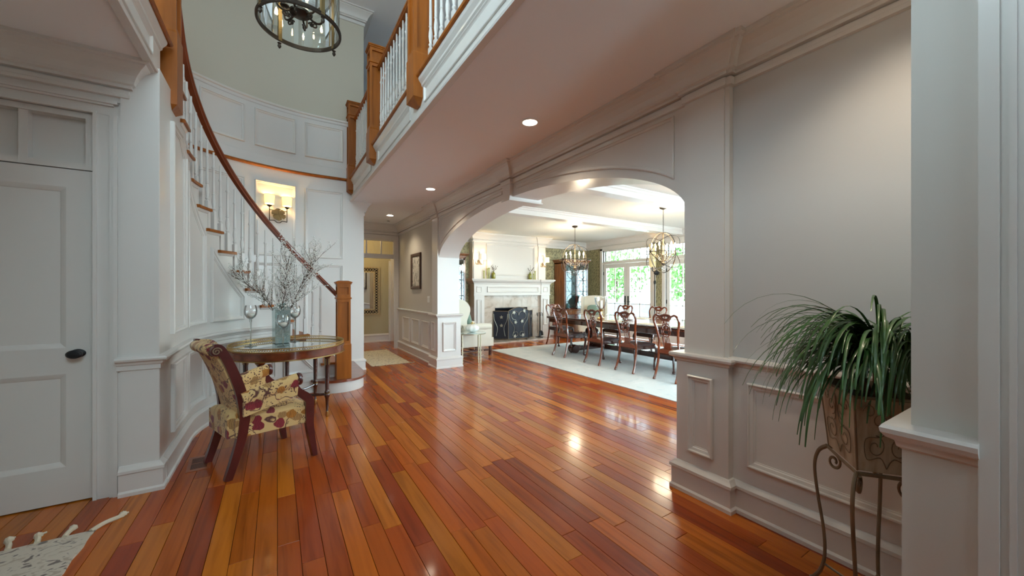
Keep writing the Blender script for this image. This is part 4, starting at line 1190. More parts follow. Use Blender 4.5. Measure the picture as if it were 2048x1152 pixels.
def branch_spray(name, label, base, stems, seed):
    r_ = random.Random(seed)
    o = thing(name, label, 'branch', base, group='flowering twigs in the mercury glass vase')
    wood, bud = MB(), MB()
    def grow(p, d, L, rad, lev):
        n = max(3, int(L / .05)); pts = [p]; q = p.copy(); dd = d.copy()
        for i in range(n):
            dd = (dd + Vector((r_.uniform(-.16, .16), r_.uniform(-.16, .16), r_.uniform(-.10, .12)))).normalized()
            q = q + dd * L / n; pts.append(q.copy())
        wood.tube(pts, [rad * (1 - .65 * i / n) for i in range(n + 1)], 5 if lev == 0 else 4, caps=False)
        if lev < 2:
            for i in range(2, n + 1):
                for c in range(3 if lev == 0 else 1):
                    if r_.random() < .95:
                        sd = (dd + Vector((r_.uniform(-1, 1), r_.uniform(-1, 1), r_.uniform(-.35, .7))) * .9).normalized()
                        grow(pts[i], sd, L * r_.uniform(.22, .45), rad * .5, lev + 1)
        if lev >= 1:
            for i in range(1, n + 1):
                for c in range(2):
                    b = pts[i] + Vector((r_.uniform(-.012, .012), r_.uniform(-.012, .012), r_.uniform(-.012, .012)))
                    bud.blob(tuple(b), .0055, .0055, .0065, 5, 3)
    for d, L in stems: grow(Vector((0, 0, 0)), Vector(d).normalized(), L, .0055, 0)
    wood.build('twigs', TWIG, o, True); bud.build('buds', BUD, o, True)['kind'] = 'stuff'
    return o
RT = Vector((math.cos(YAW), -math.sin(YAW), 0)); FW = Vector((math.sin(YAW), math.cos(YAW), 0))
def dirv(a, b, c): return tuple(RT * a + FW * b + Vector((0, 0, c)))
branch_spray('branch', 'white budded twig leaning far left over the stair treads', (VX - .012, VY, vz + .26), [(dirv(-.66, -.12, 1), .66)], 11)
branch_spray('branch', 'white budded twig rising straight up from the mercury glass vase', (VX + .006, VY + .01, vz + .26), [(dirv(.14, .1, 1), .66)], 23)
branch_spray('branch', 'white budded twig leaning right towards the handrail and newel', (VX + .015, VY, vz + .26), [(dirv(.55, -.05, 1), .76)], 37)
branch_spray('branch', 'shorter white budded twig at the front of the mercury glass vase', (VX, VY - .012, vz + .26), [(dirv(.2, -.35, 1), .46)], 41)
def goblet(x, y, h, label):
    g = thing('goblet', label, 'candle holder', (x, y, vz), group='glass goblets on the round table')
    m2 = MB(); m2.lathe([(.055, 0), (.055, .003), (.02, .008), (.007, .02), (.0055, h * .45), (.008, h - .03), (.013, h - .018), (.008, h - .006), (.012, h)], 20); m2.build('stem', glass('goblet_stem_glass', (.82, .84, .82), .5), g, True)
    m2 = MB(); m2.lathe([(r1_ * 1.12, h + z1_ * 1.15) for r1_, z1_ in ((.010, 0), (.036, .018), (.050, .045), (.054, .075), (.050, .105), (.043, .128), (.041, .128), (.048, .104), (.0515, .075), (.048, .047), (.034, .022), (.008, .004))], 24, cap=False); m2.build('bowl', GLASS, g, True)
    c = thing('candle', 'round white candle inside ' + label.replace('clear ', 'the ', 1), 'candle', (x, y, vz + h + .012), group='white candles in goblets')
    m2 = MB(); m2.lathe([(.012, 0), (.030, .012), (.038, .03), (.036, .045), (.022, .054), (.003, .056)], 18); m2.build('wax', WAX, c, True)
    m2 = MB(); m2.tube([(0, 0, .055), (.001, 0, .063)], .001, 4); m2.build('wick', BLACKM, c)
goblet(-.235, 4.83, .285, 'clear stemmed glass goblet at the left rim of the table')
goblet(.055, 4.66, .185, 'clear shorter stemmed glass goblet in front of the vase')
goblet(.175, 5.02, .265, 'clear stemmed glass goblet behind the vase on the right')
m2 = MB(); m2.box(-.10, .10, -.012, .012, 0, .016, c=.004)
o = m2.build('wood_bar', WALNUT, None, loc=(.20, 5.12, TZ + .002)); o.rotation_euler = (0, 0, -.1)
tag(o, 'short bar of brown wood lying at the back of the round table', 'wood bar')

# ------------------------------------------------------------------ floor vent, rugs
vt = thing('floor_vent', 'bronze slotted floor register beside the curved baseboard', 'vent', (-.512, 3.79, .001), math.radians(4))
m2 = MB(); m2.box(-.072, .072, -.155, .155, -.001, .002); m2.build('plate', mat('vent_wood', (.30, .075, .02), rough=.3, coat=.3), vt)
m2 = MB()
for yb in (-.06, .06):
    for i in range(9): m2.box(-.050, .050, yb - .048 + i * .012 - .0025, yb - .048 + i * .012 + .0025, .0018, .0028)
m2.build('slots', BLACKM, vt)['kind'] = 'stuff'
def rug(name, label, x0, x1, y0, y1, m, th=.008, fringe=None, rz=0.0, thick=.006):
    cx_, cy_ = (x0 + x1) / 2, (y0 + y1) / 2
    r = thing(name, label, 'rug', (cx_, cy_, 0), rz)
    mb = MB(); nx, ny = 24, 30; V = []; rr_ = random.Random(3)
    w, h = (x1 - x0) / 2, (y1 - y0) / 2
    for i in range(nx + 1):
        for j in range(ny + 1):
            e = .004 * math.sin(j * 1.7) if i in (0, nx) else 0
            V.append((-w + 2 * w * i / nx + e, -h + 2 * h * j / ny, th + rr_.uniform(-.0006, .0006)))
    n = len(V); V += [(p[0], p[1], 0.0005) for p in V]; q = ny + 1; Fs = []
    for i in range(nx):
        for j in range(ny):
            a = i * q + j; Fs.append((a, a + q, a + q + 1, a + 1))
    for i in range(nx):
        for j in (0, ny): a = i * q + j; Fs.append((a, a + q, n + a + q, n + a))
    for j in range(ny):
        for i in (0, nx): a = i * q + j; Fs.append((a, a + 1, n + a + 1, n + a))
    mb.add(V, Fs); mb.build('weave', m, r, True)
    return r, w, h
kr, kw, kh = rug('kilim_rug', 'cream and grey patterned rug with knotted tassels at the lower left', -2.35, -.865, 1.4, 3.035, KILIM)
rk = random.Random(9)
TASS = mat('cream_tassel_yarn', (.66, .57, .43), rough=.95, bump=.5, bscale=200)
for i in range(15):
    x_ = kw - .015 - i * .10
    m2 = MB()
    L_ = rk.uniform(.08, .13); dx = rk.uniform(-.05, .05) if i else .10
    if i == 0: L_ = .12
    p = smooth_path([(x_, kh - .01, .008), (x_ + dx * .4, kh + L_ * .4, .012), (x_ + dx * .9, kh + L_ * .75, .010), (x_ + dx, kh + L_, .009)], 4)
    m2.tube(p, [.012] * (len(p) - 4) + [.017, .013, .019, .012], 7)
    for q in range(3): m2.tube([p[-1], (p[-1][0] + rk.uniform(-.025, .025), p[-1][1] + rk.uniform(.01, .03), .007)], .005, 5)
    m2.build('tassel', TASS, kr, True)
hr_, hw, hh = rug('hall_runner', 'speckled cream woven runner on the hall floor', 1.42, 2.10, 6.95, 8.75, HALLRUG)
m2 = MB(); m2.tube([(hw - .005, -hh, .008), (hw + .03, -hh - .03, .008), (hw + .075, -hh - .01, .007)], [.010, .007, .009], 6); m2.build('tassel', TASS, hr_, True)
m2 = MB()
for i in range(34): m2.tube([(-hw + .02 * i, -hh, .006), (-hw + .02 * i + rk.uniform(-.008, .008), -hh - .02, .003)], .003, 4)
m2.build('fringe', TWIG, hr_)

# ------------------------------------------------------------------ stair sconce
def lamp_point(name, loc, col, power, r=.03):
    l = bpy.data.lights.new(name, 'POINT'); l.color = col; l.energy = power; l.shadow_soft_size = r
    o = bpy.data.objects.new(name, l); o.location = loc; COL.objects.link(o); return o
WARM = (1.0, .66, .30)
a_s = math.radians(104.6)
sp = (SC[0] + (RO - .012) * math.cos(a_s), SC[1] + (RO - .012) * math.sin(a_s), 0)
sc_ = thing('wall_sconce', 'lit twin-shade bronze wall sconce with leaf ornament above the stair', 'wall lamp', (sp[0], sp[1], 2.47), a_s + math.pi / 2)
# local: x along wall, y into room (negative radial => +y is towards centre)
yb = .075
m2 = MB(); m2.lathe([(.045, 0), (.045, .01), (.02, .02)], 14, RX(90) @ T(0, 0, -.02)); 
for pts in ([(-.115, yb, -.10), (-.115, yb, .115)], [(.115, yb, -.10), (.115, yb, .115)], smooth_path([(-.115, yb, .065), (-.055, yb, .06), (-.02, yb, .085), (.02, yb, .085), (.055, yb, .06), (.115, yb, .065)], 4), smooth_path([(-.115, yb, -.095), (-.055, yb, -.09), (-.02, yb, -.115), (.02, yb, -.115), (.055, yb, -.09), (.115, yb, -.095)], 4)):
    m2.tube(pts, .006, 6)
m2.tube([(0, 0, 0), (0, yb, 0)], .012, 8)
m2.build('bracket', BRONZE, sc_, True)
m2 = MB()
for ang, L_ in ((20, .10), (75, .085), (140, .095), (200, .10), (265, .09), (320, .085)):
    c, s_ = math.cos(math.radians(ang)), math.sin(math.radians(ang))
    px = [(0, 0), (.35, .035), (.6, .06), (.55, .03), (.85, .035), (1, 0), (.85, -.035), (.55, -.03), (.6, -.06), (.35, -.035)]
    P = [(L_ * (a * c) - b_ * s_, L_ * (a * s_) + b_ * c) for a, b_ in px]
    m2.prism([(p[0], p[1]) for p in P], yb + .004 + .006 * (ang % 3), yb + .012 + .006 * (ang % 3), 'y')
m2.build('leaf_ornament', mat('gilt_leaf', (.24, .14, .05), rough=.45, metal=.7), sc_)
for x_ in (-.115, .115):
    m2 = MB(); m2.lathe([(.008, .10), (.03, .118), (.034, .13), (.012, .132)], 14, c=(x_, yb, 0)); m2.build('cup', BRONZE, sc_, True)
    m2 = MB(); m2.lathe([(.060, .145), (.068, .275), (.0665, .275), (.0585, .145)], 24, c=(x_, yb, 0), cap=False); sh = m2.build('shade', SHADE_Y, sc_, True)
    m2 = MB(); m2.tube([(x_ + .068 * math.cos(a), yb + .068 * math.sin(a), .276) for a in [2 * math.pi * i / 28 for i in range(28)]], .0022, 5, closed=True); m2.build('rim', BRONZE, sh)
    q = Matrix.Rotation(a_s + math.pi / 2, 4, 'Z') @ Vector((x_, yb, .22))
    lamp_point('sconce_bulb', (sp[0] + q.x, sp[1] + q.y, 2.47 + q.z), (1.0, .62, .22), 4.5, .03)

# ------------------------------------------------------------------ picture, switch, mirror, downlights, detector
pc = thing('framed_picture', 'botanical sketch in a dark wooden frame on the hall wall', 'picture', (2.398, 7.52, 1.73))
m2 = MB(); m2.box(-.008, -.004, -.24, .24, -.30, .30)
def sketch():
    m, nt, N, L, b = node_mat('botanical_sketch', .8)
    tc = N.new('ShaderNodeTexCoord'); n = N.new('ShaderNodeTexNoise'); n.inputs['Scale'].default_value = 7; n.inputs['Detail'].default_value = 3; n.inputs['Distortion'].default_value = 1.5
    L.new(tc.outputs['Object'], n.inputs['Vector'])
    r = ramp(N, [(.0, (.60, .57, .50)), (.54, (.60, .57, .50)), (.58, (.08, .08, .07)), (.62, (.52, .50, .44)), (.66, (.16, .16, .14)), (.70, (.58, .55, .48))]); L.new(n.outputs['Fac'], r.inputs['Fac']); L.new(r.outputs['Color'], b.inputs['Base Color']); return m
m2.build('print', sketch(), pc)
m2 = MB(); m2.frame(lambda s, z, o: (-o, s, z), [(-.30, -.36), (.30, -.36), (.30, .36), (-.30, .36)], [(0, 0), (0, .028), (.010, .034), (.05, .026), (.065, .012), (.065, 0)]); m2.build('frame', mat('dark_carved_frame', (.085, .05, .035), rough=.5, vary=.3, vscale=30), pc)
sw = thing('light_switch', 'white rocker switch plate on the hall wall above the rail', 'light switch', (2.40, 6.80, 1.175))
m2 = MB(); m2.box(-.006, 0, -.06, .06, -.058, .058, c=.002); m2.build('plate', PLASTIC, sw)
for y_ in (-.024, .024):
    m2 = MB(); m2.box(-.010, -.005, y_ - .016, y_ + .016, -.033, .033, c=.0015); m2.build('rocker', PLASTIC, sw)
mr_ = thing('wall_mirror', 'tall mirror in a pale lattice fretwork frame in the back hall', 'mirror', (1.70, 10.197, 1.33))
m2 = MB(); m2.box(-.42, .42, -.02, -.012, -.47, .47); m2.build('glass', MIRROR, mr_)
FRET = mat('pale_fret_wood', (.48, .38, .22), rough=.5)
m2 = MB(); m2.box(-.56, .56, -.010, 0, -.61, .61); m2.build('backing', BLACKM, mr_)
for nm, hw_, hh_ in (('outer_frame', .565, .615), ('inner_frame', .445, .495)):
    m2 = MB(); m2.frame(lambda s, z, o: (s, -o, z), [(-hw_, -hh_), (hw_, -hh_), (hw_, hh_), (-hw_, hh_)], [(0, 0), (0, .036), (.03, .036), (.03, 0)]); m2.build(nm, FRET, mr_)
m2 = MB(); st = .07
def lat(x0, x1, z0, z1):
    nx_, nz_ = max(1, round((x1 - x0) / st)), max(1, round((z1 - z0) / st))
    dx, dz = (x1 - x0) / nx_, (z1 - z0) / nz_
    for i in range(nx_):
        for j in range(nz_):
            xa, za = x0 + i * dx, z0 + j * dz
            m2.tube([(xa, -.02, za), (xa + dx, -.02, za + dz)], .0065, 4, caps=False); m2.tube([(xa + dx, -.02, za), (xa, -.02, za + dz)], .0065, 4, caps=False)
lat(-.54, -.44, -.59, .59); lat(.44, .54, -.59, .59); lat(-.44, .44, .49, .59); lat(-.44, .44, -.59, -.49)
m2.build('fretwork', FRET, mr_)
for i, (x_, y_) in enumerate(((1.90, 2.755), (1.914, 5.344), (1.907, 7.657), (1.9, .4))):
    dl = thing('downlight', ('recessed ceiling light nearest the camera', 'recessed ceiling light before the arch keystone', 'recessed ceiling light over the hall', 'recessed ceiling light above the camera side')[i], 'downlight', (x_, y_, CZ), group='recessed lights under the balcony')
    m2 = MB(); m2.lathe([(.062, -.001), (.078, -.004), (.080, -.008), (.066, -.012), (.060, -.002)], 28, cap=False); m2.build('trim_ring', PLASTIC, dl, True)
    m2 = MB(); m2.lathe([(.060, -.0105), (.002, -.0105)], 28, cap=False); m2.build('lens', DISC, dl)
    l = bpy.data.lights.new('downlight_lamp', 'SPOT'); l.energy = 38; l.color = (1, .84, .62); l.spot_size = 2.1; l.spot_blend = .8; l.shadow_soft_size = .05
    lo = bpy.data.objects.new('downlight_lamp', l); lo.location = (x_, y_, CZ - .03); COL.objects.link(lo)
sd = thing('smoke_detector', 'small round white smoke detector on the hall ceiling', 'detector', (2.0, 8.16, CZ))
m2 = MB(); m2.lathe([(.055, 0), (.055, -.015), (.04, -.03), (.002, -.032)], 20); m2.build('body', PLASTIC, sd, True)
m2 = MB(); m2.lathe([(.024, -.0305), (.03, -.036), (.024, -.037), (.002, -.037)], 16); m2.build('sensor', BLACKM, sd, True)
lamp_point('back_hall_lamp', (1.7, 9.5, 2.5), (1.0, .74, .34), 10, .08)

# ------------------------------------------------------------------ foyer lantern
LX, LY, LZ, LR = .155, 3.42, 3.425, .288
ln = thing('lantern_chandelier', 'large round glass lantern with bronze ring frame and candle cluster over the foyer', 'chandelier', (LX, LY, LZ))
def ring(r, z, t, n=56): return [(r * math.cos(2 * math.pi * i / n), r * math.sin(2 * math.pi * i / n), z) for i in range(n)]
LH = .62
for z in (0, LH):
    m2 = MB(); m2.lathe([(LR - .008, z - .015), (LR + .006, z - .015), (LR + .010, z - .008), (LR + .006, z), (LR + .010, z + .008), (LR + .006, z + .015), (LR - .008, z + .015), (LR - .008, z - .015)], 64, cap=False); m2.build('ring', BRONZE, ln, True, 40)
m2 = MB(); m2.lathe([(LR - .004, .02), (LR - .004, LH - .02)], 64, cap=False); m2.build('glass_drum', glass('lantern_glass', (.90, .97, .97), .35), ln, True)
for i in range(4):
    a = math.radians(28 + 90 * i); x_, y_ = LR * math.cos(a), LR * math.sin(a)
    m2 = MB(); m2.box(-.009, .009, -.014, .014, -.01, LH + .01, T(x_, y_, 0) @ Matrix.Rotation(a, 4, 'Z')); m2.build('bar', mat('aged_brass_bar', (.22, .16, .07), rough=.4, metal=.9) if i == 0 else MATS['aged_brass_bar'], ln)
    m2 = MB(); m2.lathe([(.006, -.022), (.016, -.028), (.008, -.036), (.014, -.048), (.013, -.058), (.004, -.072), (.001, -.074)], 10, c=(x_ * 1.02, y_ * 1.02, 0)); m2.build('finial', BRONZE, ln, True)
    m2 = MB(); m2.tube(bez((x_, y_, LH), (x_ * .9, y_ * .9, LH + .25), (x_ * .2, y_ * .2, LH + .3), (0, 0, LH + .5), 10), .008, 6); m2.build('crown_arm', BRONZE, ln, True)
m2 = MB(); m2.lathe([(.002, .085), (.03, .087), (.074, .102), (.078, .115), (.05, .135), (.02, .15), (.012, .2), (.012, LH + .5)], 24); m2.build('centre_stem', BRONZE, ln, True)
for i in range(6):
    a = math.radians(60 * i + 10); c, s_ = math.cos(a), math.sin(a)
    m2 = MB(); u, v = (c, s_, 0), (0, 0, 1)
    m2.tube(smooth_path([(.06 * c, .06 * s_, .11), (.11 * c, .11 * s_, .085), (.155 * c, .155 * s_, .105), (.165 * c, .165 * s_, .17), (.16 * c, .16 * s_, .20)], 5), [.008] * 21, 7)
    m2.tube(spiral((.105 * c, .105 * s_, .065), u, v, .028, .006, 1.2, 1.4, 18), .006, 6)
    m2.tube(spiral((.08 * c, .08 * s_, .055), u, v, .02, .004, 3.0, -1.2, 14), .006, 6)
    m2.build('scroll_arm', BRONZE, ln, True)
    m2 = MB(); m2.lathe([(.006, .195), (.032, .205), (.034, .212), (.010, .215)], 16, c=(.16 * c, .16 * s_, 0)); m2.build('drip_pan', BRONZE, ln, True)
    m2 = MB(); m2.lathe([(.0125, .215), (.0125, .32)], 12, c=(.16 * c, .16 * s_, 0)); m2.build('candle_sleeve', WAX, ln, True)
    m2 = MB(); m2.lathe([(.006, .32), (.013, .34), (.010, .37), (.002, .395)], 10, c=(.16 * c, .16 * s_, 0)); m2.build('bulb', BULB, ln, True)
m2 = MB(); m2.tube([(0, 0, LH + .5), (0, 0, UZ - LZ - .03)], .008, 8); m2.build('chain', BRONZE, ln)
m2 = MB(); m2.lathe([(.002, UZ - LZ - .06), (.05, UZ - LZ - .05), (.08, UZ - LZ - .01), (.08, UZ - LZ)], 20); m2.build('ceiling_canopy', BRONZE, ln, True)
for i in range(3):
    a = math.radians(120 * i + 10); lamp_point('lantern_lamp', (LX + .16 * math.cos(a), LY + .16 * math.sin(a), LZ + .36), (1.0, .80, .52), 9, .012)
# ------------------------------------------------------------------ fireplace
fp = thing('fireplace', 'white pilastered mantelpiece with cream marble surround and dark firebox', 'fireplace', (5.475, 8.85, 0))
fx = 5.475
def bx(mb, x0, x1, y0, y1, z0, z1, **k): mb.box(x0 - fx, x1 - fx, y0 - 8.85, y1 - 8.85, z0, z1, **k)
FMY = lambda Y: (lambda s, z, o: (s - fx, Y - 8.85 - o, z))
m2 = MB(); m2.sweep([(-.04, 1.50), (.0, 1.50), (.010, 1.51), (.014, 1.53), (.05, 1.56), (.085, 1.58), (.09, 1.60), (.11, 1.605), (.115, 1.625), (.11, 1.642), (-.04, 1.645)], [(6.70 - fx, .19), (6.70 - fx, -.155), (6.40 - fx, -.155), (6.40 - fx, -.135), (4.55 - fx, -.135), (4.55 - fx, -.155), (4.27 - fx, -.155), (4.27 - fx, .19)])
bx(m2, 4.29, 6.68, 8.72, 8.97, 1.50, 1.643); m2.build('mantel_shelf', TRIM, fp)
m2 = MB(); bx(m2, 4.28, 6.69, 8.72, 8.85, 1.22, 1.50); bx(m2, 4.27, 4.56, 8.70, 8.85, 1.20, 1.50); bx(m2, 6.39, 6.70, 8.70, 8.85, 1.20, 1.50); bx(m2, 4.26, 6.71, 8.69, 8.85, 1.205, 1.23)
m2.frame(FMY(8.72), [(4.66, 1.29), (6.30, 1.29), (6.30, 1.44), (4.66, 1.44)], PF)
for a in (4.34, 6.47): m2.frame(FMY(8.70), [(a, 1.29), (a + .15, 1.29), (a + .15, 1.44), (a, 1.44)], PFT)
m2.build('frieze', TRIM, fp)
for a, b in ((4.28, 4.57), (6.39, 6.69)):
    m2 = MB(); bx(m2, a, b, 8.71, 8.85, 0, 1.22); bx(m2, a - .015, b + .015, 8.695, 8.85, 0, .26); m2.frame(FMY(8.71), [(a + .075, .36), (b - .075, .36), (b - .075, 1.10), (a + .075, 1.10)], PF); m2.build('pilaster', TRIM, fp)
m2 = MB()
tiles = [(4.57, 4.93, 0.03, .46), (4.57, 4.93, .464, .87), (5.97, 6.39, .03, .46), (5.97, 6.39, .464, .87)]
xs = [4.57, 5.18, 5.79, 6.39]
tiles += [(xs[i] + .002, xs[i + 1] - .002, .874, 1.20) for i in range(3)]
for a, b, c, d_ in tiles:
    m2 = MB(); bx(m2, a, b, 8.79, 8.85, c, d_); m2.build('marble_tile', MARBLE, fp)
for i in range(3):
    m2 = MB(); bx(m2, 4.38 + i * .70 + .002, 4.38 + (i + 1) * .70 - .002, 8.28, 8.85, .001, .03); m2.build('hearth_slab', MARBLE, fp)
m2 = MB(); bx(m2, 4.93, 5.97, 9.02, 9.04, .03, .87); bx(m2, 4.93, 4.96, 8.80, 9.03, .03, .87); bx(m2, 5.94, 5.97, 8.80, 9.03, .03, .87); bx(m2, 4.93, 5.97, 8.80, 9.03, .84, .87); bx(m2, 4.93, 5.97, 8.80, 9.03, .03, .034); m2.build('firebox', SOOT, fp)
for i in range(7):
    m2 = MB(); bx(m2, 5.0 + i * .13, 5.10 + i * .13, 8.83, 8.93, .035, .15, c=.012); m2.build('ceramic_block', mat('pale_fire_block', (.50, .42, .30), rough=.8, vary=.4, vscale=20) if i == 0 else MATS['pale_fire_block'], fp)

# fire screen
fs = thing('fire_screen', 'black three-fold fireplace screen with wire scrolls and leaf ornaments', 'fire screen', (5.45, 8.52, .031))
GILT = mat('aged_silver_leaf', (.45, .43, .36), rough=.4, metal=.8)
MESHM = mat('black_screen_mesh', (.010, .014, .028), rough=.5)
def leaf5(mb, cx_, cz_, s, y, rot=0, M=None):
    pts = []
    for i in range(20):
        a = 2 * math.pi * i / 20 + rot
        r = s * (1.0 if i % 4 == 0 else (.50 if i % 2 == 0 else .66))
        pts.append((cx_ + r * math.cos(a), cz_ + r * math.sin(a)))
    mb.prism(pts, y - .008, y, 'y', M)
def screen_panel(w, h, arch_h, M, n_leaf, cen):
    P = thing_part = MB()
    top = [(-w / 2 + w * i / 16, h + arch_h * math.sin(math.pi * i / 16)) for i in range(17)]
    P.prism([(-w / 2, .02)] + [(w / 2, .02)] + top[::-1], .002, .006, 'y', M); pm = P.build('mesh_panel', MESHM, fs)
    P = MB(); fr = [(-w / 2, 0, .0)] + [(p[0], 0, p[1]) for p in top] + [(w / 2, 0, 0)]
    P.tube([M @ Vector(p) for p in fr], .009, 6); P.tube([M @ Vector((-w / 2, 0, .02)), M @ Vector((w / 2, 0, .02))], .008, 6); P.build('panel_frame', IRON, fs, True)
    P = MB()
    for sx in (-1, 1):
        q = [(sx * w * .46, -.006, h * .9), (sx * w * .42, -.006, h * .70), (sx * w * .22, -.006, h * .42), (sx * w * .30, -.006, .10)]
        P.tube([M @ v for v in smooth_path(q, 6)], .0045, 5)
        if cen:
            P.tube([M @ Vector(p) for p in [(sx * (.115 + .115 * math.cos(a)), -.006, h * .84 + .115 * math.sin(a)) for a in [math.pi * (1 - 1.55 * i / 14) + (0) for i in range(15)]]], .0045, 5)
            P.tube([M @ v for v in spiral((sx * .09, -.006, .13), (sx, 0, 0), (0, 0, 1), .09, .03, .4, .9)], .004, 5)
    P.build('wire_scroll', GILT, fs, True)
    for lx, lz, s_ in n_leaf:
        P = MB(); leaf5(P, lx, lz, s_, -.010, .3 + lx * 3, M); P.build('leaf', GILT, fs)
screen_panel(.66, .76, .10, T(.06, 0, 0), [(-.16, .72, .055), (.17, .76, .055), (-.11, .46, .055), (.10, .48, .055), (-.13, .09, .055), (.13, .11, .055)], True)
Ml = T(-.27, 0, 0) @ RZ(-38) @ T(-.20, 0, 0)
screen_panel(.40, .76, .0, Ml, [(0.02, .60, .05), (0.02, .38, .05)], False)
Mr = T(.39, 0, 0) @ RZ(38) @ T(.16, 0, 0)
screen_panel(.32, .76, .0, Mr, [(0, .6, .05)], False)
# fire tools
ft = thing('fire_tools', 'black fireplace tool set on a stand beside the mantel', 'fire tools', (6.25, 8.60, .031))
m2 = MB(); m2.lathe([(.11, 0), (.11, .012), (.03, .02), (.009, .03), (.009, .68), (.012, .69)], 18); m2.tube([(-.09, 0, .62), (-.09, 0, .68), (.09, 0, .68), (.09, 0, .62)], .006, 6); m2.build('stand', BLACKM, ft, True)
for x_, nm in ((-.075, 'poker'), (.03, 'shovel'), (.085, 'brush')):
    m2 = MB(); m2.tube([(x_, -.02, .12), (x_, -.02, .64)], .006, 6); m2.lathe([(.006, .58), (.012, .6), (.012, .66), (.004, .68)], 8, c=(x_, -.02, 0))
    if nm == 'shovel': m2.prism([(x_ - .05, .04), (x_ + .05, .04), (x_ + .055, .16), (x_, .20), (x_ - .055, .16)], -.03, -.022, 'y')
    if nm == 'brush': m2.lathe([(.035, .05), (.03, .12), (.01, .17)], 10, c=(x_, -.02, 0))
    m2.build(nm, BLACKM, ft, True)
# mantel things
def mantel_vase(x, y, label, seed):
    v = thing('mantel_vase', label, 'vase', (x, y, 1.646), group='green bottles on the mantel')
    m2 = MB(); m2.lathe([(.045, 0), (.052, .01), (.053, .13), (.045, .155), (.024, .17), (.022, .195), (.028, .20)], 20); m2.build('body', OLIVEG, v, True)
    r_ = random.Random(seed); m2 = MB(); b2 = MB()
    for i in range(7):
        d_ = Vector((r_.uniform(-.9, .9), r_.uniform(-.2, .2), 1)).normalized(); L_ = r_.uniform(.10, .20)
        p = [Vector((0, 0, .19)) + d_ * L_ * t / 4 + Vector((d_.x * .04 * (t / 4) ** 2, 0, 0)) for t in range(5)]
        m2.tube(p, .002, 4, caps=False)
        for t in (2, 3, 4): b2.blob(tuple(p[t] + Vector((r_.uniform(-.012, .012), 0, 0))), .008, .006, .012, 5, 4)
    m2.build('twig', TWIG, v); b2.build('berries', TWIG, v, True)
mantel_vase(4.88, 8.78, 'olive green bottle vase with twigs near the left mantel end', 2)
mantel_vase(6.06, 8.78, 'olive green bottle vase with twigs near the right mantel end', 4)
def candlestick(x, y, h, label):
    c = thing('candlestick', label, 'candlestick', (x, y, 1.646), group='green glass candlesticks on the mantel')
    prof = [(.024, 0), (.026, .008), (.010, .016)]
    n = int((h - .06) / .03)
    for i in range(n):
        z = .02 + i * .03; prof += [(.009, z), (.018, z + .012), (.018, z + .018), (.009, z + .028)]
    prof += [(.02, h - .02), (.022, h)]
    m2 = MB(); m2.lathe(prof, 12); m2.build('stem', GREENG, c, True)
    m2 = MB(); m2.lathe([(.008, h), (.008, h + .05), (.002, h + .055)], 8); m2.build('taper', WAX, c, True)
candlestick(4.60, 8.79, .21, 'leftmost green glass candlestick on the mantel')
candlestick(4.69, 8.77, .27, 'tall green glass candlestick second from the left on the mantel')
candlestick(4.76, 8.80, .29, 'tallest green glass candlestick beside the left bottle vase')
candlestick(6.18, 8.78, .17, 'short green glass candlestick beside the right bottle vase')
candlestick(6.25, 8.80, .24, 'green glass candlestick at the right end of the mantel')
def mantel_sconce(x, label):
    s_ = thing('wall_sconce', label, 'wall lamp', (x, 8.815, 2.09), group='twin-shade sconces on the chimney breast')
    m2 = MB(); m2.lathe([(.04, 0), (.04, .012), (.015, .02)], 12, RX(90))
    m2.tube(smooth_path([(0, -.02, 0), (0, -.03, .12), (.015, -.03, .22), (-.01, -.03, .26)], 4), .005, 6)
    for sx in (-1, 1):
        m2.tube(smooth_path([(0, -.03, .02), (sx * .05, -.05, -.07), (sx * .11, -.06, -.06), (sx * .12, -.06, .03)], 5), .006, 6)
        m2.tube(spiral((sx * .035, -.04, -.05), (sx, 0, 0), (0, 0, 1), .035, .01, 0, -1.1), .005, 5)
    m2.build('arms', mat('antique_silver_bronze', (.22, .17, .11), rough=.4, metal=.8) if 'antique_silver_bronze' not in MATS else MATS['antique_silver_bronze'], s_, True)
    for sx in (-1, 1):
        m2 = MB(); m2.lathe([(.066, .06), (.058, .20), (.0565, .20), (.0645, .06)], 20, c=(sx * .12, -.06, 0), cap=False); m2.build('shade', SHADE_W, s_, True)
        lamp_point('sconce_bulb', (x + sx * .12, 8.755, 2.09 + .13), WARM, 4, .02)
mantel_sconce(4.46, 'lit twin-shade sconce on the left of the chimney breast')
mantel_sconce(6.52, 'lit twin-shade sconce on the right of the chimney breast')

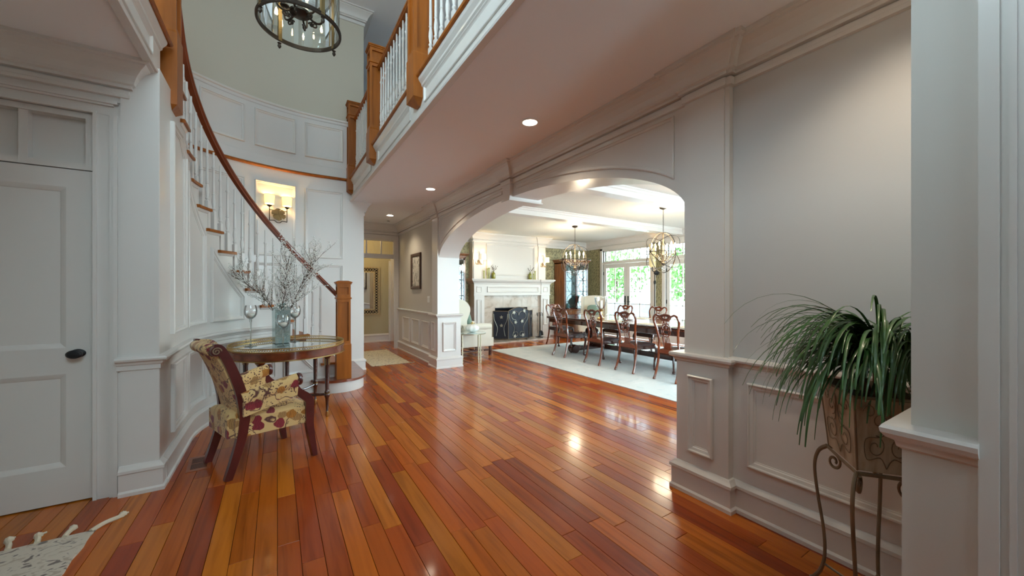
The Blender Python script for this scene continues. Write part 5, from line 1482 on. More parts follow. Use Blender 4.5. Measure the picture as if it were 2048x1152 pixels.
# ------------------------------------------------------------------ glazed cabinets
def cabinet(x0, x1, label):
    w = x1 - x0; y0, y1 = 8.56, 9.03
    c = thing('china_cabinet', label, 'cabinet', (x0, y0, 0), group='tall glazed cabinets flanking the fireplace')
    D = y1 - y0
    m2 = MB(); m2.box(-.03, w + .03, -.05, D, .0, .10); m2.box(-.02, w + .02, -.04, D, .10, .74); m2.box(-.04, w + .04, -.06, D, .74, .78, c=.008); m2.build('base', WALNUT, c)
    for sx in (0, w - .03):
        m2 = MB(); m2.box(sx, sx + .03, 0, D, .78, 2.16); m2.build('side_panel', WALNUT, c)
    m2 = MB(); m2.box(0, w, D - .015, D, .78, 2.16); m2.build('back_panel', mat('pale_blue_cabinet_lining', (.34, .46, .48), rough=.5) if 'pale_blue_cabinet_lining' not in MATS else MATS['pale_blue_cabinet_lining'], c)
    m2 = MB(); m2.box(0, w, 0, D, 2.13, 2.17); m2.sweep([(0, 2.16), (.015, 2.165), (.02, 2.19), (.05, 2.215), (.065, 2.235), (.065, 2.25), (-.02, 2.25)], [(w, D), (w, 0), (0, 0), (0, D)]); m2.box(.0, w, 0, D, 2.20, 2.245); m2.build('cornice', WALNUT, c)
    for z in (1.15, 1.50, 1.82):
        m2 = MB(); m2.box(.03, w - .03, .05, D - .02, z, z + .012); m2.build('shelf', GLASS, c)
    r_ = random.Random(int(x0 * 10))
    for z in (.79, 1.163, 1.513, 1.833):
        for i in range(4):
            h = r_.uniform(.08, .2); m2 = MB(); m2.lathe([(.03, 0), (.05, h * .3), (.055, h * .6), (.03, h * .9), (.035, h)], 12, c=(.14 + i * .22, .25, z)); m2.build('crockery', WHITEC if i % 2 else SAGE, c, True)
    for k in range(2):
        a = .03 + k * (w - .06) / 2; b = a + (w - .06) / 2
        dm = MB(); sw_ = .035
        for q in ((a, a + sw_, .78, 2.13), (b - sw_, b, .78, 2.13), (a, b, .78, .82), (a, b, 2.09, 2.13)): dm.box(q[0], q[1], -.012, .012, q[2], q[3])
        dr = dm.build('door', MAHOGD, c)
        g = MB(); g.box(a + sw_, b - sw_, -.002, .002, .82, 2.09); g.build('pane', CGLASS, dr)
        t = MB(); cx_ = (a + b) / 2; hw_ = (b - a) / 2 - sw_
        t.tube([(cx_ + hw_ * .8 * math.cos(u), -.008, 1.03 + .19 * math.sin(u)) for u in [2 * math.pi * i / 24 for i in range(24)]], .005, 4, closed=True)
        t.tube([(cx_ + hw_ * .8 * math.cos(u), -.008, 1.88 + .19 * math.sin(u)) for u in [2 * math.pi * i / 24 for i in range(24)]], .005, 4, closed=True)
        t.tube([(cx_, -.008, 1.22), (cx_ - hw_ * .85, -.008, 1.45), (cx_, -.008, 1.69), (cx_ + hw_ * .85, -.008, 1.45)], .005, 4, closed=True)
        for z in (1.03, 1.22, 1.45, 1.69, 1.88): t.tube([(a + sw_, -.008, z), (cx_ - hw_ * .78, -.008, z)], .004, 4); t.tube([(b - sw_, -.008, z), (cx_ + hw_ * .78, -.008, z)], .004, 4)
        t.build('tracery', BLACKM, dr, True)
        k_ = MB(); k_.lathe([(.006, 0), (.01, .015), (.004, .022)], 8, T(b - .02 if k == 0 else a + .02, -.012, 1.45) @ RX(90)); k_.build('knob', BRASS, dr, True)
cabinet(7.12, 8.05, 'tall walnut cabinet with leaded glass doors right of the fireplace')
cabinet(2.98, 3.97, 'tall walnut cabinet with leaded glass doors left of the fireplace')

# ------------------------------------------------------------------ dining rug, table
rug('dining_rug', 'large pale blue-cream carpet under the dining table', 4.08, 7.75, 1.9, 7.42, DINRUG, .010)
DZ = .012
DT = thing('dining_table', 'long mahogany dining table with carved edge and scroll-footed pedestals', 'table', (5.9, 4.7, DZ))
m2 = MB(); hw_, hh_ = .70, 2.24
def rrect(w, h, r, n=6):
    out = []
    for cx_, cy_, a0 in ((w - r, h - r, 0), (-w + r, h - r, 90), (-w + r, -h + r, 180), (w - r, -h + r, 270)):
        out += [(cx_ + r * math.cos(math.radians(a0 + 90 * i / n)), cy_ + r * math.sin(math.radians(a0 + 90 * i / n))) for i in range(n + 1)]
    return out
top = rrect(hw_, hh_, .12)
m2.prism(rrect(hw_ - .01, hh_ - .01, .11), .715, .75); m2.build('tabletop', MAHOG, DT)
m2 = MB(); m2.sweep([(-.02, .752), (.0, .752), (.010, .745), (.012, .735), (.004, .728), (.010, .72), (.008, .705), (-.03, .70), (-.03, .752)], top[::-1], True); m2.build('edge_moulding', MAHOGD, DT, True, 40)
m2 = MB(); m2.sweep([(-.04, .62), (-.04, .71), (-.07, .71), (-.07, .62), (-.04, .62)], top[::-1], True); m2.build('apron', MAHOGD, DT)
m2 = MB()
n_ = len(top); per = 0
for i in range(n_):
    a, b = Vector(top[i]), Vector(top[(i + 1) % n_]); L_ = (b - a).length; k = int(L_ / .03)
    for q in range(k):
        p = a.lerp(b, (q + .5) / k); m2.blob((p.x * 1.003, p.y * 1.001, .713), .010, .014, .008, 6, 4)
m2.build('carved_beading', CHERRY, DT, True)
for py in (1.45, -1.45):
    m2 = MB(); m2.lathe([(.09, .14), (.11, .16), (.07, .20), (.06, .24), (.13, .32), (.165, .40), (.14, .48), (.07, .53), (.065, .57), (.11, .60), (.14, .64)], 20, c=(0, py, 0)); m2.build('pedestal', MAHOGD, DT, True, 40)
    m2 = MB(); m2.box(-.50, .50, py - .075, py + .075, .05, .145, c=.012)
    for sx in (-1, 1):
        m2.lathe([(.002, -.09), (.085, -.09), (.09, -.07), (.07, -.05), (.09, -.03), (.09, .03), (.07, .05), (.09, .07), (.085, .09), (.002, .09)], 20, T(sx * .53, py, .09) @ RX(90))
    m2.build('scroll_foot', MAHOGD, DT, True, 40)
m2 = MB(); m2.box(-.05, .05, -1.40, 1.40, .10, .20, c=.012); m2.build('stretcher', MAHOGD, DT)

# ------------------------------------------------------------------ dining chairs (local: y forward)
def make_dining_chair():
    c = thing('dining_chair', 'x', 'chair', group='mahogany chairs around the dining table')
    for sx in (-1, 1):
        m2 = MB()
        p = smooth_path([(sx * .185, -.085, .018), (sx * .180, -.045, .12), (sx * .172, -.005, .30), (sx * .170, .0, .46), (sx * .160, -.005, .60), (sx * .178, -.03, .74), (sx * .208, -.055, .86), (sx * .200, -.075, .93), (sx * .162, -.085, .968), (sx * .110, -.085, .955), (sx * .068, -.08, .915), (sx * .045, -.075, .885)], 4)
        n_ = len(p); m2.tube(p, [.021 if i < 2 else (.018 if i < 34 else .0165) for i in range(n_)], 8)
        m2.lathe([(.017, 0), (.024, .004), (.022, .02), (.016, .035)], 10, c=(sx * .185, -.085, 0))
        m2.build('rear_leg', MAHOG, c, True)
        m2 = MB()
        p = smooth_path([(sx * .205, .40, .42), (sx * .225, .425, .37), (sx * .222, .43, .30), (sx * .205, .412, .16), (sx * .200, .405, .06), (sx * .206, .418, .03)], 4)
        n_ = len(p); m2.tube(p, [.034 - .020 * min(1, i / 14) + (.010 if i > n_ - 4 else 0) for i in range(n_)], 8)
        m2.blob((sx * .207, .422, .016), .026, .032, .016, 10, 6)
        m2.build('front_leg', MAHOGD, c, True)
    m2 = MB()
    m2.tube(smooth_path([(-.10, -.083, .948), (-.06, -.084, .968), (0, -.085, .980), (.06, -.084, .968), (.10, -.083, .948)], 4), .013, 8)
    m2.tube([(.052 * math.cos(a), -.082, .935 + .026 * math.sin(a)) for a in [2 * math.pi * i / 20 for i in range(20)]], .013, 8, closed=True)
    m2.prism([(-.075, .955), (-.055, .905), (-.028, .885), (.028, .885), (.055, .905), (.075, .955), (.05, .962), (.048, .925), (0, .908), (-.048, .925), (-.05, .962)], -.090, -.072, 'y')
    m2.build('crest_rail', MAHOG, c, True, 50)
    m2 = MB()
    def loop(cx_, cz_, rx, rz, r=.0075, y=-.055, n=24): m2.tube([(cx_ + rx * math.cos(2 * math.pi * i / n), y - (cz_ - .7) * .12, cz_ + rz * math.sin(2 * math.pi * i / n)) for i in range(n)], r, 6, closed=True)
    loop(0, .745, .078, .095); loop(0, .745, .052, .068); loop(0, .715, .046, .030); loop(-.030, .80, .026, .055, .006); loop(.030, .80, .026, .055, .006); loop(0, .78, .02, .03, .006)
    m2.tube([(-.028, -.074, .89), (-.032, -.07, .85)], .012, 6); m2.tube([(.028, -.074, .89), (.032, -.07, .85)], .012, 6)
    for x_ in (-.033, -.011, .011, .033): m2.tube([(x_, -.05, .66), (x_ * 1.05, -.035, .61), (x_ * 1.2, -.02, .55)], .0065, 6)
    m2.prism([(-.062, .455), (.062, .455), (.046, .50), (.050, .56), (-.050, .56), (-.046, .50)], -.026, -.006, 'y')
    m2.build('splat', MAHOG, c, True, 50)
    m2 = MB(); m2.prism([(-.165, .395), (.165, .395), (.165, .43), (.08, .462), (-.08, .462), (-.165, .43)], -.014, .014, 'y'); m2.build('back_rail', CHERRY, c, True, 50)
    m2 = MB(); m2.prism([(-.185, .0), (.185, .0), (.232, .43), (-.232, .43)], .37, .43); m2.build('seat_frame', MAHOGD, c)
    sm_ = cushion_mb(-.185, .19, .20, .20, .42, .47, .012, 8, 8, .02)
    for i, v in enumerate(sm_.v):
        t = (v[1] + .2) / .4; sm_.v[i] = (v[0] / .19 * (.165 + .045 * t), .02 + .40 * t, v[2])
    sm_.build('seat', mat('dark_seat_leather', (.045, .020, .018), rough=.28, coat=.3), c, True, 60)
    return c
dc = make_dining_chair()
chairs = [(4.905, 5.97, -90, 'mahogany dining chair at the near side, closest to the fireplace end'),
          (4.905, 5.03, -90, 'mahogany dining chair second from the fireplace on the near side'),
          (4.905, 4.28, -90, 'mahogany dining chair third from the fireplace on the near side'),
          (4.905, 3.515, -90, 'mahogany dining chair nearest the right arch pilaster'),
          (5.86, 7.42, 180, 'mahogany dining chair at the head of the table before the hearth'),
          (6.86, 6.12, 90, 'mahogany dining chair on the far side in front of the cream wing chair'),
          (6.86, 5.22, 90, 'mahogany dining chair on the far side below the wall lamp')]
for i, (x_, y_, r_, lab) in enumerate(chairs):
    o = dc if i == 0 else copy_tree(dc)
    o.location = (x_, y_, DZ); o.rotation_euler = (0, 0, math.radians(r_)); o['label'] = lab
# things on the dining table
TT = DZ + .7525
hu = thing('hurricane_lamp', 'large glass hurricane candle holder on a turned gold base', 'candle holder', (5.62, 5.60, TT))
m2 = MB(); m2.lathe([(.075, 0), (.08, .012), (.045, .03), (.03, .06), (.05, .085), (.03, .11), (.028, .15), (.05, .17), (.055, .185), (.03, .195)], 20); m2.build('base', BRASS, hu, True)
m2 = MB(); m2.lathe([(.04, .19), (.075, .22), (.105, .28), (.125, .36), (.13, .44), (.127, .44), (.122, .36), (.102, .285), (.072, .225), (.038, .195)], 28, cap=False); m2.build('glass', GLASS, hu, True)
pcn = thing('pillar_candle', 'ivory pillar candle standing inside the glass hurricane', 'candle', (5.62, 5.60, TT + .197))
m2 = MB(); m2.lathe([(.036, 0), (.037, .17), (.034, .175), (.003, .172)], 20); m2.build('wax', WAX, pcn, True)
m2 = MB(); m2.tube([(0, 0, .172), (.001, 0, .185)], .0012, 4); m2.build('wick', BLACKM, pcn)
pb = thing('candle_bowl', 'squat white frosted candle bowl in the middle of the dining table', 'candle', (5.85, 5.05, TT))
m2 = MB(); m2.lathe([(.06, 0), (.085, .02), (.09, .13), (.084, .13), (.08, .03), (.003, .02)], 24, cap=False); m2.build('bowl', mat('frosted_ivory', (.78, .78, .72), rough=.5), pb, True)
m2 = MB(); m2.lathe([(.078, .022), (.078, .10), (.003, .105)], 20); m2.build('wax', WAX, pb, True)
for i, (x_, y_) in enumerate(((5.42, 5.03), (5.42, 4.28), (5.42, 3.52), (6.38, 5.22))):
    m2 = MB(); m2.box(-.15, .15, -.20, .20, 0, .004); o = m2.build('placemat', mat('cream_placemat', (.55, .48, .36), rough=.9, bump=.4, bscale=200) if i == 0 else MATS['cream_placemat'], None, loc=(x_, y_, TT + .0005))
    tag(o, ('cream placemat before the second near-side dining chair', 'cream placemat before the third near-side dining chair', 'cream placemat before the dining chair nearest the pilaster', 'cream placemat at the far side of the dining table')[i], 'placemat', 'cream placemats on the dining table')

# ------------------------------------------------------------------ orb chandeliers
def orb(y, zc, label):
    c = thing('orb_chandelier', label, 'chandelier', (5.89, y, zc), group='wire orb chandeliers over the dining table')
    R_ = .36
    def circ(M, n=48): return [M @ Vector((R_ * math.cos(2 * math.pi * i / n), R_ * math.sin(2 * math.pi * i / n), 0)) for i in range(n)]
    for M in (Matrix.Identity(4), RX(90), RY(90) @ RX(20), RX(52), RX(-52) @ RZ(30)):
        m2 = MB(); m2.tube(circ(M), .006, 5, closed=True); m2.build('orb_ring', BRONZE if M != RX(90) else IRON, c, True)
    m2 = MB(); m2.lathe([(.002, -.24), (.02, -.22), (.045, -.19), (.02, -.16), (.015, -.1), (.03, -.04), (.012, 0), (.012, .30), (.018, .33), (.008, .36)], 14)
    m2.build('stem', IRON, c, True)
    for i in range(6):
        a = math.radians(60 * i + 18); cc, s_ = math.cos(a), math.sin(a)
        m2 = MB(); m2.tube(smooth_path([(.02 * cc, .02 * s_, -.15), (.08 * cc, .08 * s_, -.12), (.14 * cc, .14 * s_, -.04), (.19 * cc, .19 * s_, -.03), (.20 * cc, .20 * s_, .03)], 4), .006, 6)
        m2.tube(spiral((.165 * cc, .165 * s_, -.065), (cc, s_, 0), (0, 0, 1), .045, .03, 1.5, 1.0), .004, 5)
        m2.lathe([(.008, .03), (.024, .038), (.006, .042)], 10, c=(.2 * cc, .2 * s_, 0)); m2.build('arm', IRON, c, True)
        m2 = MB(); m2.lathe([(.011, .04), (.011, .105)], 8, c=(.2 * cc, .2 * s_, 0)); m2.build('candle_sleeve', WAX, c, True)
        m2 = MB(); m2.lathe([(.006, .105), (.017, .125), (.013, .155), (.002, .185)], 10, c=(.2 * cc, .2 * s_, 0)); m2.build('bulb', BULB, c, True)
        m2 = MB()
        for q, zz in enumerate((-.07, -.10, -.13)): m2.blob((.2 * cc, .2 * s_, zz), .009 + .003 * q, .009 + .003 * q, .014 + .003 * q, 6, 4)
        m2.build('crystal_drop', GLASS, c)
    m2 = MB(); m2.blob((0, 0, -.29), .028, .028, .045, 8, 6); m2.build('crystal_drop', GLASS, c)
    m2 = MB(); z = .37
    i = 0
    while z < CZ - zc - .05:
        M = RZ(90 * (i % 2)); m2.tube([M @ Vector((.008 * math.cos(t), 0, z + .014 + .018 * math.sin(t))) for t in [2 * math.pi * k / 10 for k in range(10)]], .0028, 4, closed=True); z += .027; i += 1
    m2.build('chain', BRONZE, c)
    m2 = MB(); m2.lathe([(.01, CZ - zc - .05), (.06, CZ - zc - .03), (.07, CZ - zc), (.002, CZ - zc)], 18); m2.build('ceiling_canopy', BRONZE, c, True)
    lamp_point('orb_lamp', (5.89, y, zc + .15), (1.0, .84, .60), 42, .15)
orb(4.33, 2.02, 'near wire orb chandelier with candle bulbs over the dining table')
orb(6.70, 2.05, 'far wire orb chandelier with candle bulbs by the fireplace end')

# ------------------------------------------------------------------ wing chairs, side table
def wing_chair(name, label, loc, rz):
    c = thing(name, label, 'chair', loc, math.radians(rz), group='cream wing chairs')
    # local: x forward
    cushion_mb(-.28, .36, .29, .31, .40, .50, .03).build('seat_cushion', CREAM, c, True, 60)
    m2 = cushion_mb(-.36, .38, .33, .36, .20, .40, 0); m2.build('seat_base', CREAM, c, True, 60)
    m2 = MB()
    for i in range(1):
        V = []; nz_, ny_ = 10, 10
        for sd_ in (0, 1):
            for i in range(nz_ + 1):
                z = .38 + .78 * i / nz_; t = i / nz_
                for j in range(ny_ + 1):
                    v = 2 * j / ny_ - 1
                    wv_ = .31 * (1 - .04 * t); zz = z + (.03 * (1 - v * v) if i == nz_ else 0)
                    V.append((-.30 - .14 * t + (.05 + .02 * (1 - v * v)) * (1 if sd_ == 0 else -1), v * wv_, zz))
        n = (nz_ + 1) * (ny_ + 1); q = ny_ + 1; Fs = []
        for i in range(nz_):
            for j in range(ny_): a = i * q + j; Fs.append((a, a + 1, a + q + 1, a + q)); Fs.append((n + a, n + a + q, n + a + q + 1, n + a + 1))
            for j in (0, ny_): a = i * q + j; Fs.append((a, a + q, n + a + q, n + a))
        for j in range(ny_):
            for i in (0, nz_): a = i * q + j; Fs.append((a, a + 1, n + a + 1, n + a))
        m2.add(V, Fs)
    m2.build('backrest', CREAM, c, True, 60)
    for sy in (-1, 1):
        m2 = MB()
        w_o = [(-.47, 1.15), (-.40, 1.17), (-.28, 1.13), (-.19, 1.04), (-.17, .94), (-.20, .84), (-.24, .74), (-.25, .62), (-.38, .60)]
        pts = smooth_path(w_o, 3)
        P_ = [(p[0], p[1]) for p in pts]
        y0, y1 = sy * .305, sy * .375
        m2.prism(P_, min(y0, y1), max(y0, y1), 'y'); m2.build('wing', CREAM, c, True, 40)
        m2 = MB(); m2.tube([(-.34, sy * .37, .60), (-.1, sy * .375, .615), (.15, sy * .375, .61), (.30, sy * .365, .60)], [.06, .065, .068, .06], 14); m2.box(-.36, .31, sy * .36 - .045, sy * .36 + .045, .22, .60); m2.build('armrest', CREAM, c, True, 50)
    for x_, y_ in ((.33, .30), (.33, -.30), (-.36, .27), (-.36, -.27)):
        m2 = MB(); m2.box(x_ - .022, x_ + .022, y_ - .022, y_ + .022, 0, .21); m2.build('leg', MAHOGD, c)
    m2 = MB(); m2.box(-.36, .33, .29, .31, .10, .13); m2.box(-.36, .33, -.31, -.29, .10, .13); m2.box(-.02, .0, -.30, .30, .10, .13); m2.box(-.37, -.35, -.27, .27, .13, .16); m2.build('stretcher', MAHOGD, c)
    return c
def pillow(label, loc, rz, tilt, s=.42):
    p = thing('throw_pillow', label, 'pillow', loc, math.radians(rz), group='sage velvet pillows')
    m2 = MB(); m2.blob((0, 0, 0), .075, s / 2, s / 2, 20, 12, .55, RY(tilt)); m2.build('cover', SAGE, p, True, 80)
    m2 = MB()
    e = s * .36
    m2.tube([RY(tilt) @ Vector((0, y_, z_)) for y_, z_ in ((-e, -e), (e, -e), (e, e), (-e, e))], .004, 5, closed=True); m2.build('piping', SAGE, p)
wing_chair('wing_chair', 'cream wing chair behind the side table at the left of the arch', (3.42, 7.20, 0), 2)
pillow('sage green pillow leaning on the wing chair left of the arch', (3.32, 7.18, .73), 2, -14, .40)
wing_chair('wing_chair', 'cream wing chair in the far corner by the garden doors', (7.62, 7.88, 0), 222)
pillow('sage green pillow leaning on the wing chair by the garden doors', (7.695, 7.945, .73), 222, -14, .40)
st_ = thing('side_table', 'small round glass-topped metal side table beside the left pilaster', 'table', (3.10, 6.47, 0))
m2 = MB(); m2.lathe([(.002, .545), (.29, .545), (.295, .55), (.29, .555), (.002, .555)], 36); m2.build('glass_top', mat('pale_glass_top', (.55, .66, .64), rough=.04, coat=.8), st_, True)
m2 = MB(); m2.tube(ring(.285, .538, 0, 40), .008, 6, closed=True); m2.build('top_ring', PEWTER, st_, True)
for i in range(4):
    a = math.radians(20 + 90 * i)
    m2 = MB(); m2.tube([(.24 * math.cos(a + .12), .24 * math.sin(a + .12), .004), (.24 * math.cos(a + .12), .24 * math.sin(a + .12), .54)], .008, 6); m2.tube([(.24 * math.cos(a - .12), .24 * math.sin(a - .12), .004), (.24 * math.cos(a - .12), .24 * math.sin(a - .12), .54)], .008, 6); m2.build('leg', PEWTER, st_, True)
for z in (.13, .21):
    m2 = MB(); m2.tube(ring(.24, z, 0, 36), .006, 5, closed=True); m2.build('lower_ring', PEWTER, st_, True)
pk = thing('ceramic_pumpkin', 'white ribbed ceramic pumpkin with gold stem on the side table', 'ornament', (3.14, 6.47, .556))
m2 = MB(); V = []; n_, mm = 40, 12
for i in range(mm + 1):
    ph = -math.pi / 2 + math.pi * i / mm
    for j in range(n_):
        th = 2 * math.pi * j / n_; r_ = .125 * math.cos(ph) * (1 + .07 * math.cos(th * 8))
        V.append((r_ * math.cos(th), r_ * math.sin(th), .075 + .075 * math.sin(ph)))
m2.add(V, [(i * n_ + j, i * n_ + (j + 1) % n_, (i + 1) * n_ + (j + 1) % n_, (i + 1) * n_ + j) for i in range(mm) for j in range(n_)]); m2.build('shell', WHITEC, pk, True, 80)
m2 = MB(); m2.tube(smooth_path([(0, 0, .145), (.005, 0, .17), (-.01, 0, .185)], 4), [.012] * 9, 8)
for a in (0, 2, 4): m2.tube(spiral((.03 * math.cos(a), .03 * math.sin(a), .165), (math.cos(a), math.sin(a), 0), (0, 0, 1), .02, .006, 3, 1), .005, 5)
m2.build('gold_stem', BRASS, pk, True)

# ------------------------------------------------------------------ wall lamp between the garden doors
wl = thing('wall_lamp', 'iron swing-arm wall lamp with tall cream shade between the garden doors', 'wall lamp', (8.44, 6.38, 1.80))
m2 = MB(); m2.lathe([(.06, 0), (.065, .02), (.03, .05)], 16, RY(-90) @ T(0, 0, 0)); m2.blob((-.07, 0, 0), .06, .05, .06, 12, 8); m2.tube([(-.07, 0, 0), (-.16, .03, .05), (-.16, .03, .16)], .012, 8); m2.build('bracket', BLACKM, wl, True)
m2 = MB(); m2.tube([(-.07, .03, .05), (-.07, .03, -1.75)], .011, 8); m2.blob((-.07, .03, -.25), .03, .03, .06, 10, 8); m2.build('cord_cover', BLACKM, wl, True)
m2 = MB(); m2.lathe([(.085, .15), (.085, .74), (.082, .74), (.082, .15)], 24, c=(-.16, .03, 0), cap=False); m2.build('shade', mat('cream_lamp_shade', (.62, .54, .30), rough=.8, emit=(1, .8, .4), es=.25), wl, True)
lamp_point('wall_lamp_bulb', (8.28, 6.41, 2.2), WARM, 5, .03)
# ------------------------------------------------------------------ potted plant on iron stand
N0 = Vector((1.85, .53)); e1 = Vector((.797, .605)); e2 = Vector((.605, -.797))
PT, PB, S_T, S_B = .944, .658, .32, .255
YS = .66
cen = N0 + e1 * (S_T / 2) + e2 * (S_T / 2 * YS)
ang = math.atan2(e1.y, e1.x)
stn = thing('plant_stand', 'tall wrought iron plant stand with curved scroll legs before the wainscot', 'plant stand', (cen.x, cen.y, 0), ang)
stn.scale = (1, YS, 1)
corners = [(-1, -1), (1, -1), (1, 1), (-1, 1)]
hb = S_B / 2 + .006
for cx_, cy_ in corners:
    d_ = Vector((cx_, cy_, 0)) / math.sqrt(2)
    base = Vector((cx_ * hb, cy_ * hb, 0))
    def pt(o, z): q = base + d_ * o; return (q.x, q.y, z)
    m2 = MB(); p = smooth_path([pt(.0, .652), pt(.045, .615), pt(.066, .54), pt(.050, .42), pt(.018, .27), pt(.012, .16), pt(.035, .075), pt(.082, .008)], 5)
    m2.tube(p, .0095, 8); m2.blob(pt(.082, .012), .013, .013, .010, 8, 6); m2.build('leg', IRON, stn, True)
    m2 = MB(); m2.tube(spiral(Vector(pt(-.035, .595)), tuple(d_), (0, 0, 1), .034, .010, math.pi * .65, 1.25, 22), .0065, 6, flat=1.6); m2.build('scroll', IRON, stn, True)
m2 = MB(); m2.tube([(c[0] * hb, c[1] * hb, .650) for c in corners], .008, 6, closed=True); m2.build('top_frame', IRON, stn, True)
for a, b in ((0, 2), (1, 3)):
    m2 = MB(); q = lambda c: ((c[0] * (hb + .012), c[1] * (hb + .012), .115))
    m2.tube([q(corners[a]), q(corners[b])], .0065, 6); m2.build('stretcher', IRON, stn, True)
pl = thing('planter', 'square tapered weathered metal planter with wire scrollwork on the iron stand', 'planter', (cen.x, cen.y, PB + .002), ang)
pl.scale = (1, YS, 1)
m2 = MB(); hT, hB, hh_ = S_T / 2, S_B / 2, PT - PB
loft_sq(m2, [(hB, 0), (hT, hh_), (hT - .008, hh_), (hB - .006, .01)])
m2.build('body', PLANTER, pl)
m2 = MB(); m2.tube([(c[0] * hT, c[1] * hT, hh_) for c in corners], .006, 6, closed=True)
for c in corners: m2.tube([(c[0] * hB, c[1] * hB, 0), (c[0] * hT, c[1] * hT, hh_)], .005, 6)
m2.build('edge_wire', IRON, pl, True)
for k in range(4):
    M = RZ(90 * k); m2 = MB()
    def pf(s, z): # point on face at -y side
        h = hB + (hT - hB) * z / hh_ ; return M @ Vector((s, -h - .006, z))
    def spr(cx_, cz_, r0, r1, a0, turns): m2.tube([pf(cx_ + (r0 + (r1 - r0) * i / 20) * math.cos(a0 + turns * 2 * math.pi * i / 20), cz_ + (r0 + (r1 - r0) * i / 20) * math.sin(a0 + turns * 2 * math.pi * i / 20)) for i in range(21)], .0021, 5)
    for sx in (-1, 1):
        spr(sx * .055, .10, .045, .010, math.pi / 2 if sx > 0 else math.pi / 2, 1.2 * sx); spr(sx * .045, .20, .038, .010, -math.pi / 2, -1.2 * sx); spr(sx * .09, .235, .03, .008, 0 if sx > 0 else math.pi, 1.1 * sx)
        m2.tube([pf(p.x, p.y) for p in [Vector(q).to_2d() for q in smooth_path([(0, .02, 0), (sx * .03, .06, 0), (sx * .09, .05, 0), (sx * .10, .13, 0), (sx * .02, .15, 0), (0, .26, 0)], 5)]], .0021, 5)
    m2.build('scrollwork', IRON, pl, True)
m2 = MB(); m2.box(-hT + .02, hT - .02, -hT + .02, hT - .02, hh_ - .05, hh_ - .035); m2.build('soil', SOIL, pl)
pn = thing('ponytail_plant', 'green ponytail plant with long arching strap leaves in the planter', 'plant', (cen.x + e2.x * .045, cen.y + e2.y * .045, PB + hh_ - .035))
r_ = random.Random(17)
m2 = MB(); heads = []
for i, (x_, y_, h) in enumerate(((-.02, .0, .19), (.05, .03, .15), (-.06, .05, .14), (.0, -.06, .16), (.07, -.05, .13))):
    p = smooth_path([(x_ * .5, y_ * .5, -.01), (x_ * .8, y_ * .8, h * .5), (x_, y_, h)], 4)
    m2.tube(p, [.016 - .004 * k / 8 for k in range(9)], 8); heads.append(Vector((x_, y_, h)))
m2.build('stem', STEM, pn, True)
me_leaves = MB()
PLO = Vector((cen.x + e2.x * .045, cen.y + e2.y * .045, 0))
def strap(mb, p0, az, up, L_, w, droop):
    n = 12; pts = []; d = Vector((math.cos(az) * math.cos(up), math.sin(az) * math.cos(up), math.sin(up))); p = p0.copy()
    tw = r_.uniform(-.3, .3)
    for i in range(n + 1):
        wp = p + PLO
        if wp.x > 2.355: wp.x = 2.355
        if wp.y < .405 and wp.x > 1.5: wp.y = .405
        p = wp - PLO; pts.append(p.copy()); d = (d + Vector((0, 0, -droop * (.3 + 1.5 * i / n)))).normalized(); p = p + d * L_ / n
    V = []
    for i, q in enumerate(pts):
        t = (pts[min(i + 1, n)] - pts[max(i - 1, 0)]).normalized()
        sd = t.cross(Vector((0, 0, 1)));
        if sd.length < .05: sd = Vector((-math.sin(az), math.cos(az), 0))
        sd.normalize(); sd = (sd + Vector((0, 0, tw * .5))).normalized(); nn = sd.cross(t)
        ww = w * (1.0 - .75 * (i / n) ** 1.6) * (.75 + .25 * min(1, i / 3))
        V += [q - sd * ww, q + nn * ww * .35, q + sd * ww]
    Fs = []
    for i in range(n):
        a = i * 3; Fs += [(a, a + 1, a + 4, a + 3), (a + 1, a + 2, a + 5, a + 4)]
    mb.add(V, Fs)
leaf_i = 0
for i in range(330):
    h = r_.choice(heads[:1] * 3 + heads)
    az = r_.uniform(0, 2 * math.pi) if r_.random() < .5 else r_.gauss(2.75, .6); up = r_.choice((r_.uniform(.2, .7), r_.uniform(.5, 1.0), r_.uniform(.8, 1.15)))
    L_ = r_.uniform(.30, .56); dr = r_.uniform(.17, .30)
    # keep leaves off the wall behind
    if cen.x + math.cos(az) * .30 > 2.36: L_ *= .55
    if cen.y + math.sin(az) * .25 < .40 and cen.x < 2.3: L_ *= .6
    if i < 250:
        m2 = MB(); strap(m2, h, az, up, L_, r_.uniform(.006, .0115), dr); m2.build('leaf', LEAF, pn, True, 80)
    else: strap(me_leaves, h, az, up, L_, r_.uniform(.004, .008), dr)
o = me_leaves.build('inner_leaves', LEAF, pn, True, 80); o['kind'] = 'stuff'
for az, up, L_ in ((2.2, .75, .62), (2.5, .55, .64), (2.0, .5, .60), (2.75, .7, .66), (2.35, .95, .70)):
    m2 = MB(); strap(m2, heads[0], az, up, L_, .006, .19); m2.build('leaf', LEAF, pn, True, 80)

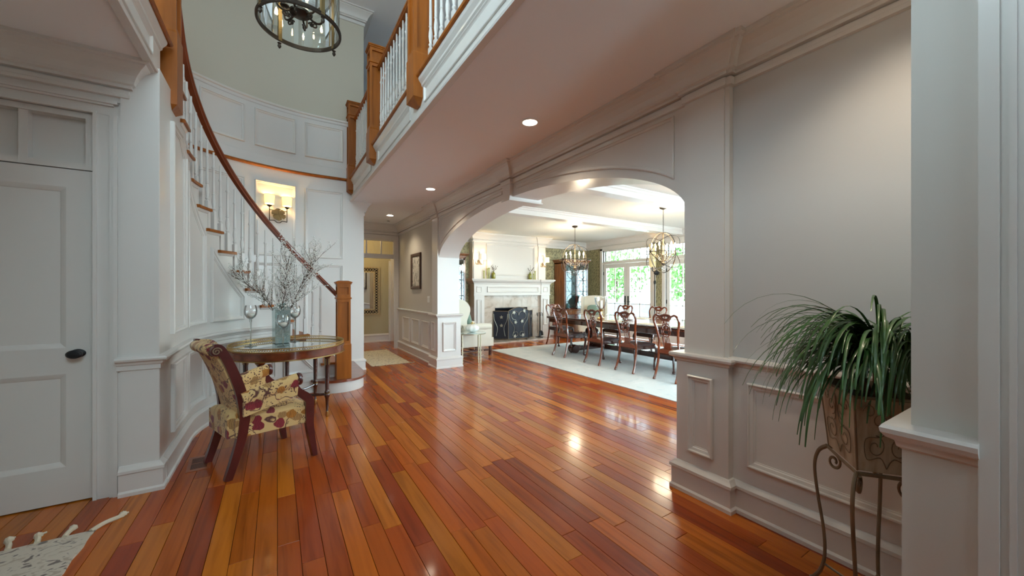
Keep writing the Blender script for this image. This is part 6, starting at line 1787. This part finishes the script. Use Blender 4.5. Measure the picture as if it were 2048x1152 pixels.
# ------------------------------------------------------------------ garden outside the glazed doors
mb = MB(); mb.box(8.6, 26, -8, 22, -.25, -.06)
struct('ground_patio', mb, PATIO, 'pale paved terrace outside the garden doors', 'ground')
def shrub(x, y, z0, rx, rz_, n, label, seed, trunk=0):
    r_ = random.Random(seed); s_ = thing('garden_tree' if trunk else 'garden_shrub', label, 'tree' if trunk else 'shrub', (x, y, -.06), group='greenery beyond the terrace')
    m2 = MB()
    for i in range(n):
        u = Vector((r_.gauss(0, 1), r_.gauss(0, 1), r_.gauss(0, 1))).normalized() * (r_.random() ** .4)
        p = Vector((u.x * rx, u.y * rx, z0 + rz_ + u.z * rz_)); q = Euler((r_.uniform(0, 6), r_.uniform(0, 6), r_.uniform(0, 6))).to_matrix(); w = r_.uniform(.07, .14)
        m2.add([p + q @ Vector(v) * w for v in ((-1, 0, 0), (0, -.5, .1), (1, 0, 0), (0, .5, .1))], [(0, 1, 2, 3)])
    m2.build('foliage', HEDGE, s_)
    m2 = MB(); m2.tube([(0, 0, 0), (.05, 0, z0 + rz_)], [.09, .05] if trunk else [.04, .02], 7); m2.build('trunk', TWIG, s_, True)
shrub(13.2, 12.2, .9, 1.5, 1.3, 1300, 'leafy garden tree seen through the left garden door panes', 1, 1)
shrub(14.0, 9.0, .8, 1.4, 1.2, 1300, 'leafy garden tree seen through the right garden door panes', 2, 1)
shrub(12.6, 6.6, 0, 1.2, 1.3, 1300, 'tall green shrub outside the near garden doors', 3)
so = thing('patio_sofa', 'grey wicker garden sofa outside the glazed doors', 'sofa', (11.2, 9.6, -.06), math.radians(20))
m2 = MB(); m2.box(-.40, -.25, -1.0, 1.0, .1, .95, c=.02); m2.box(-.40, .40, -1.0, 1.0, .1, .38, c=.02); m2.box(-.40, .40, -1.0, -.84, .1, .66, c=.02); m2.box(-.40, .40, .84, 1.0, .1, .66, c=.02); m2.build('wicker_frame', WICKER, so)
for i in range(3):
    m2 = MB(); m2.box(-.22, .38, -.83 + i * .555, -.83 + i * .555 + .545, .38, .52, c=.03); m2.build('seat_cushion', CUSH, so, True)
ch = thing('patio_chair', 'dark garden chair with slatted back outside the left garden door', 'chair', (10.9, 11.2, -.06), math.radians(200))
m2 = MB()
for z in (.55, .68, .81, .94): m2.box(.26, .30, -.3, .3, z, z + .08)
m2.build('back_slats', BLACKM, ch)
m2 = MB(); m2.box(-.3, .3, -.3, .3, .38, .44, c=.01); m2.build('seat', BLACKM, ch)
for x_, y_, h in ((-.27, -.27, .40), (-.27, .27, .40), (.28, -.27, 1.03), (.28, .27, 1.03)):
    m2 = MB(); m2.box(x_ - .025, x_ + .025, y_ - .025, y_ + .025, 0, h); m2.build('leg', BLACKM, ch)
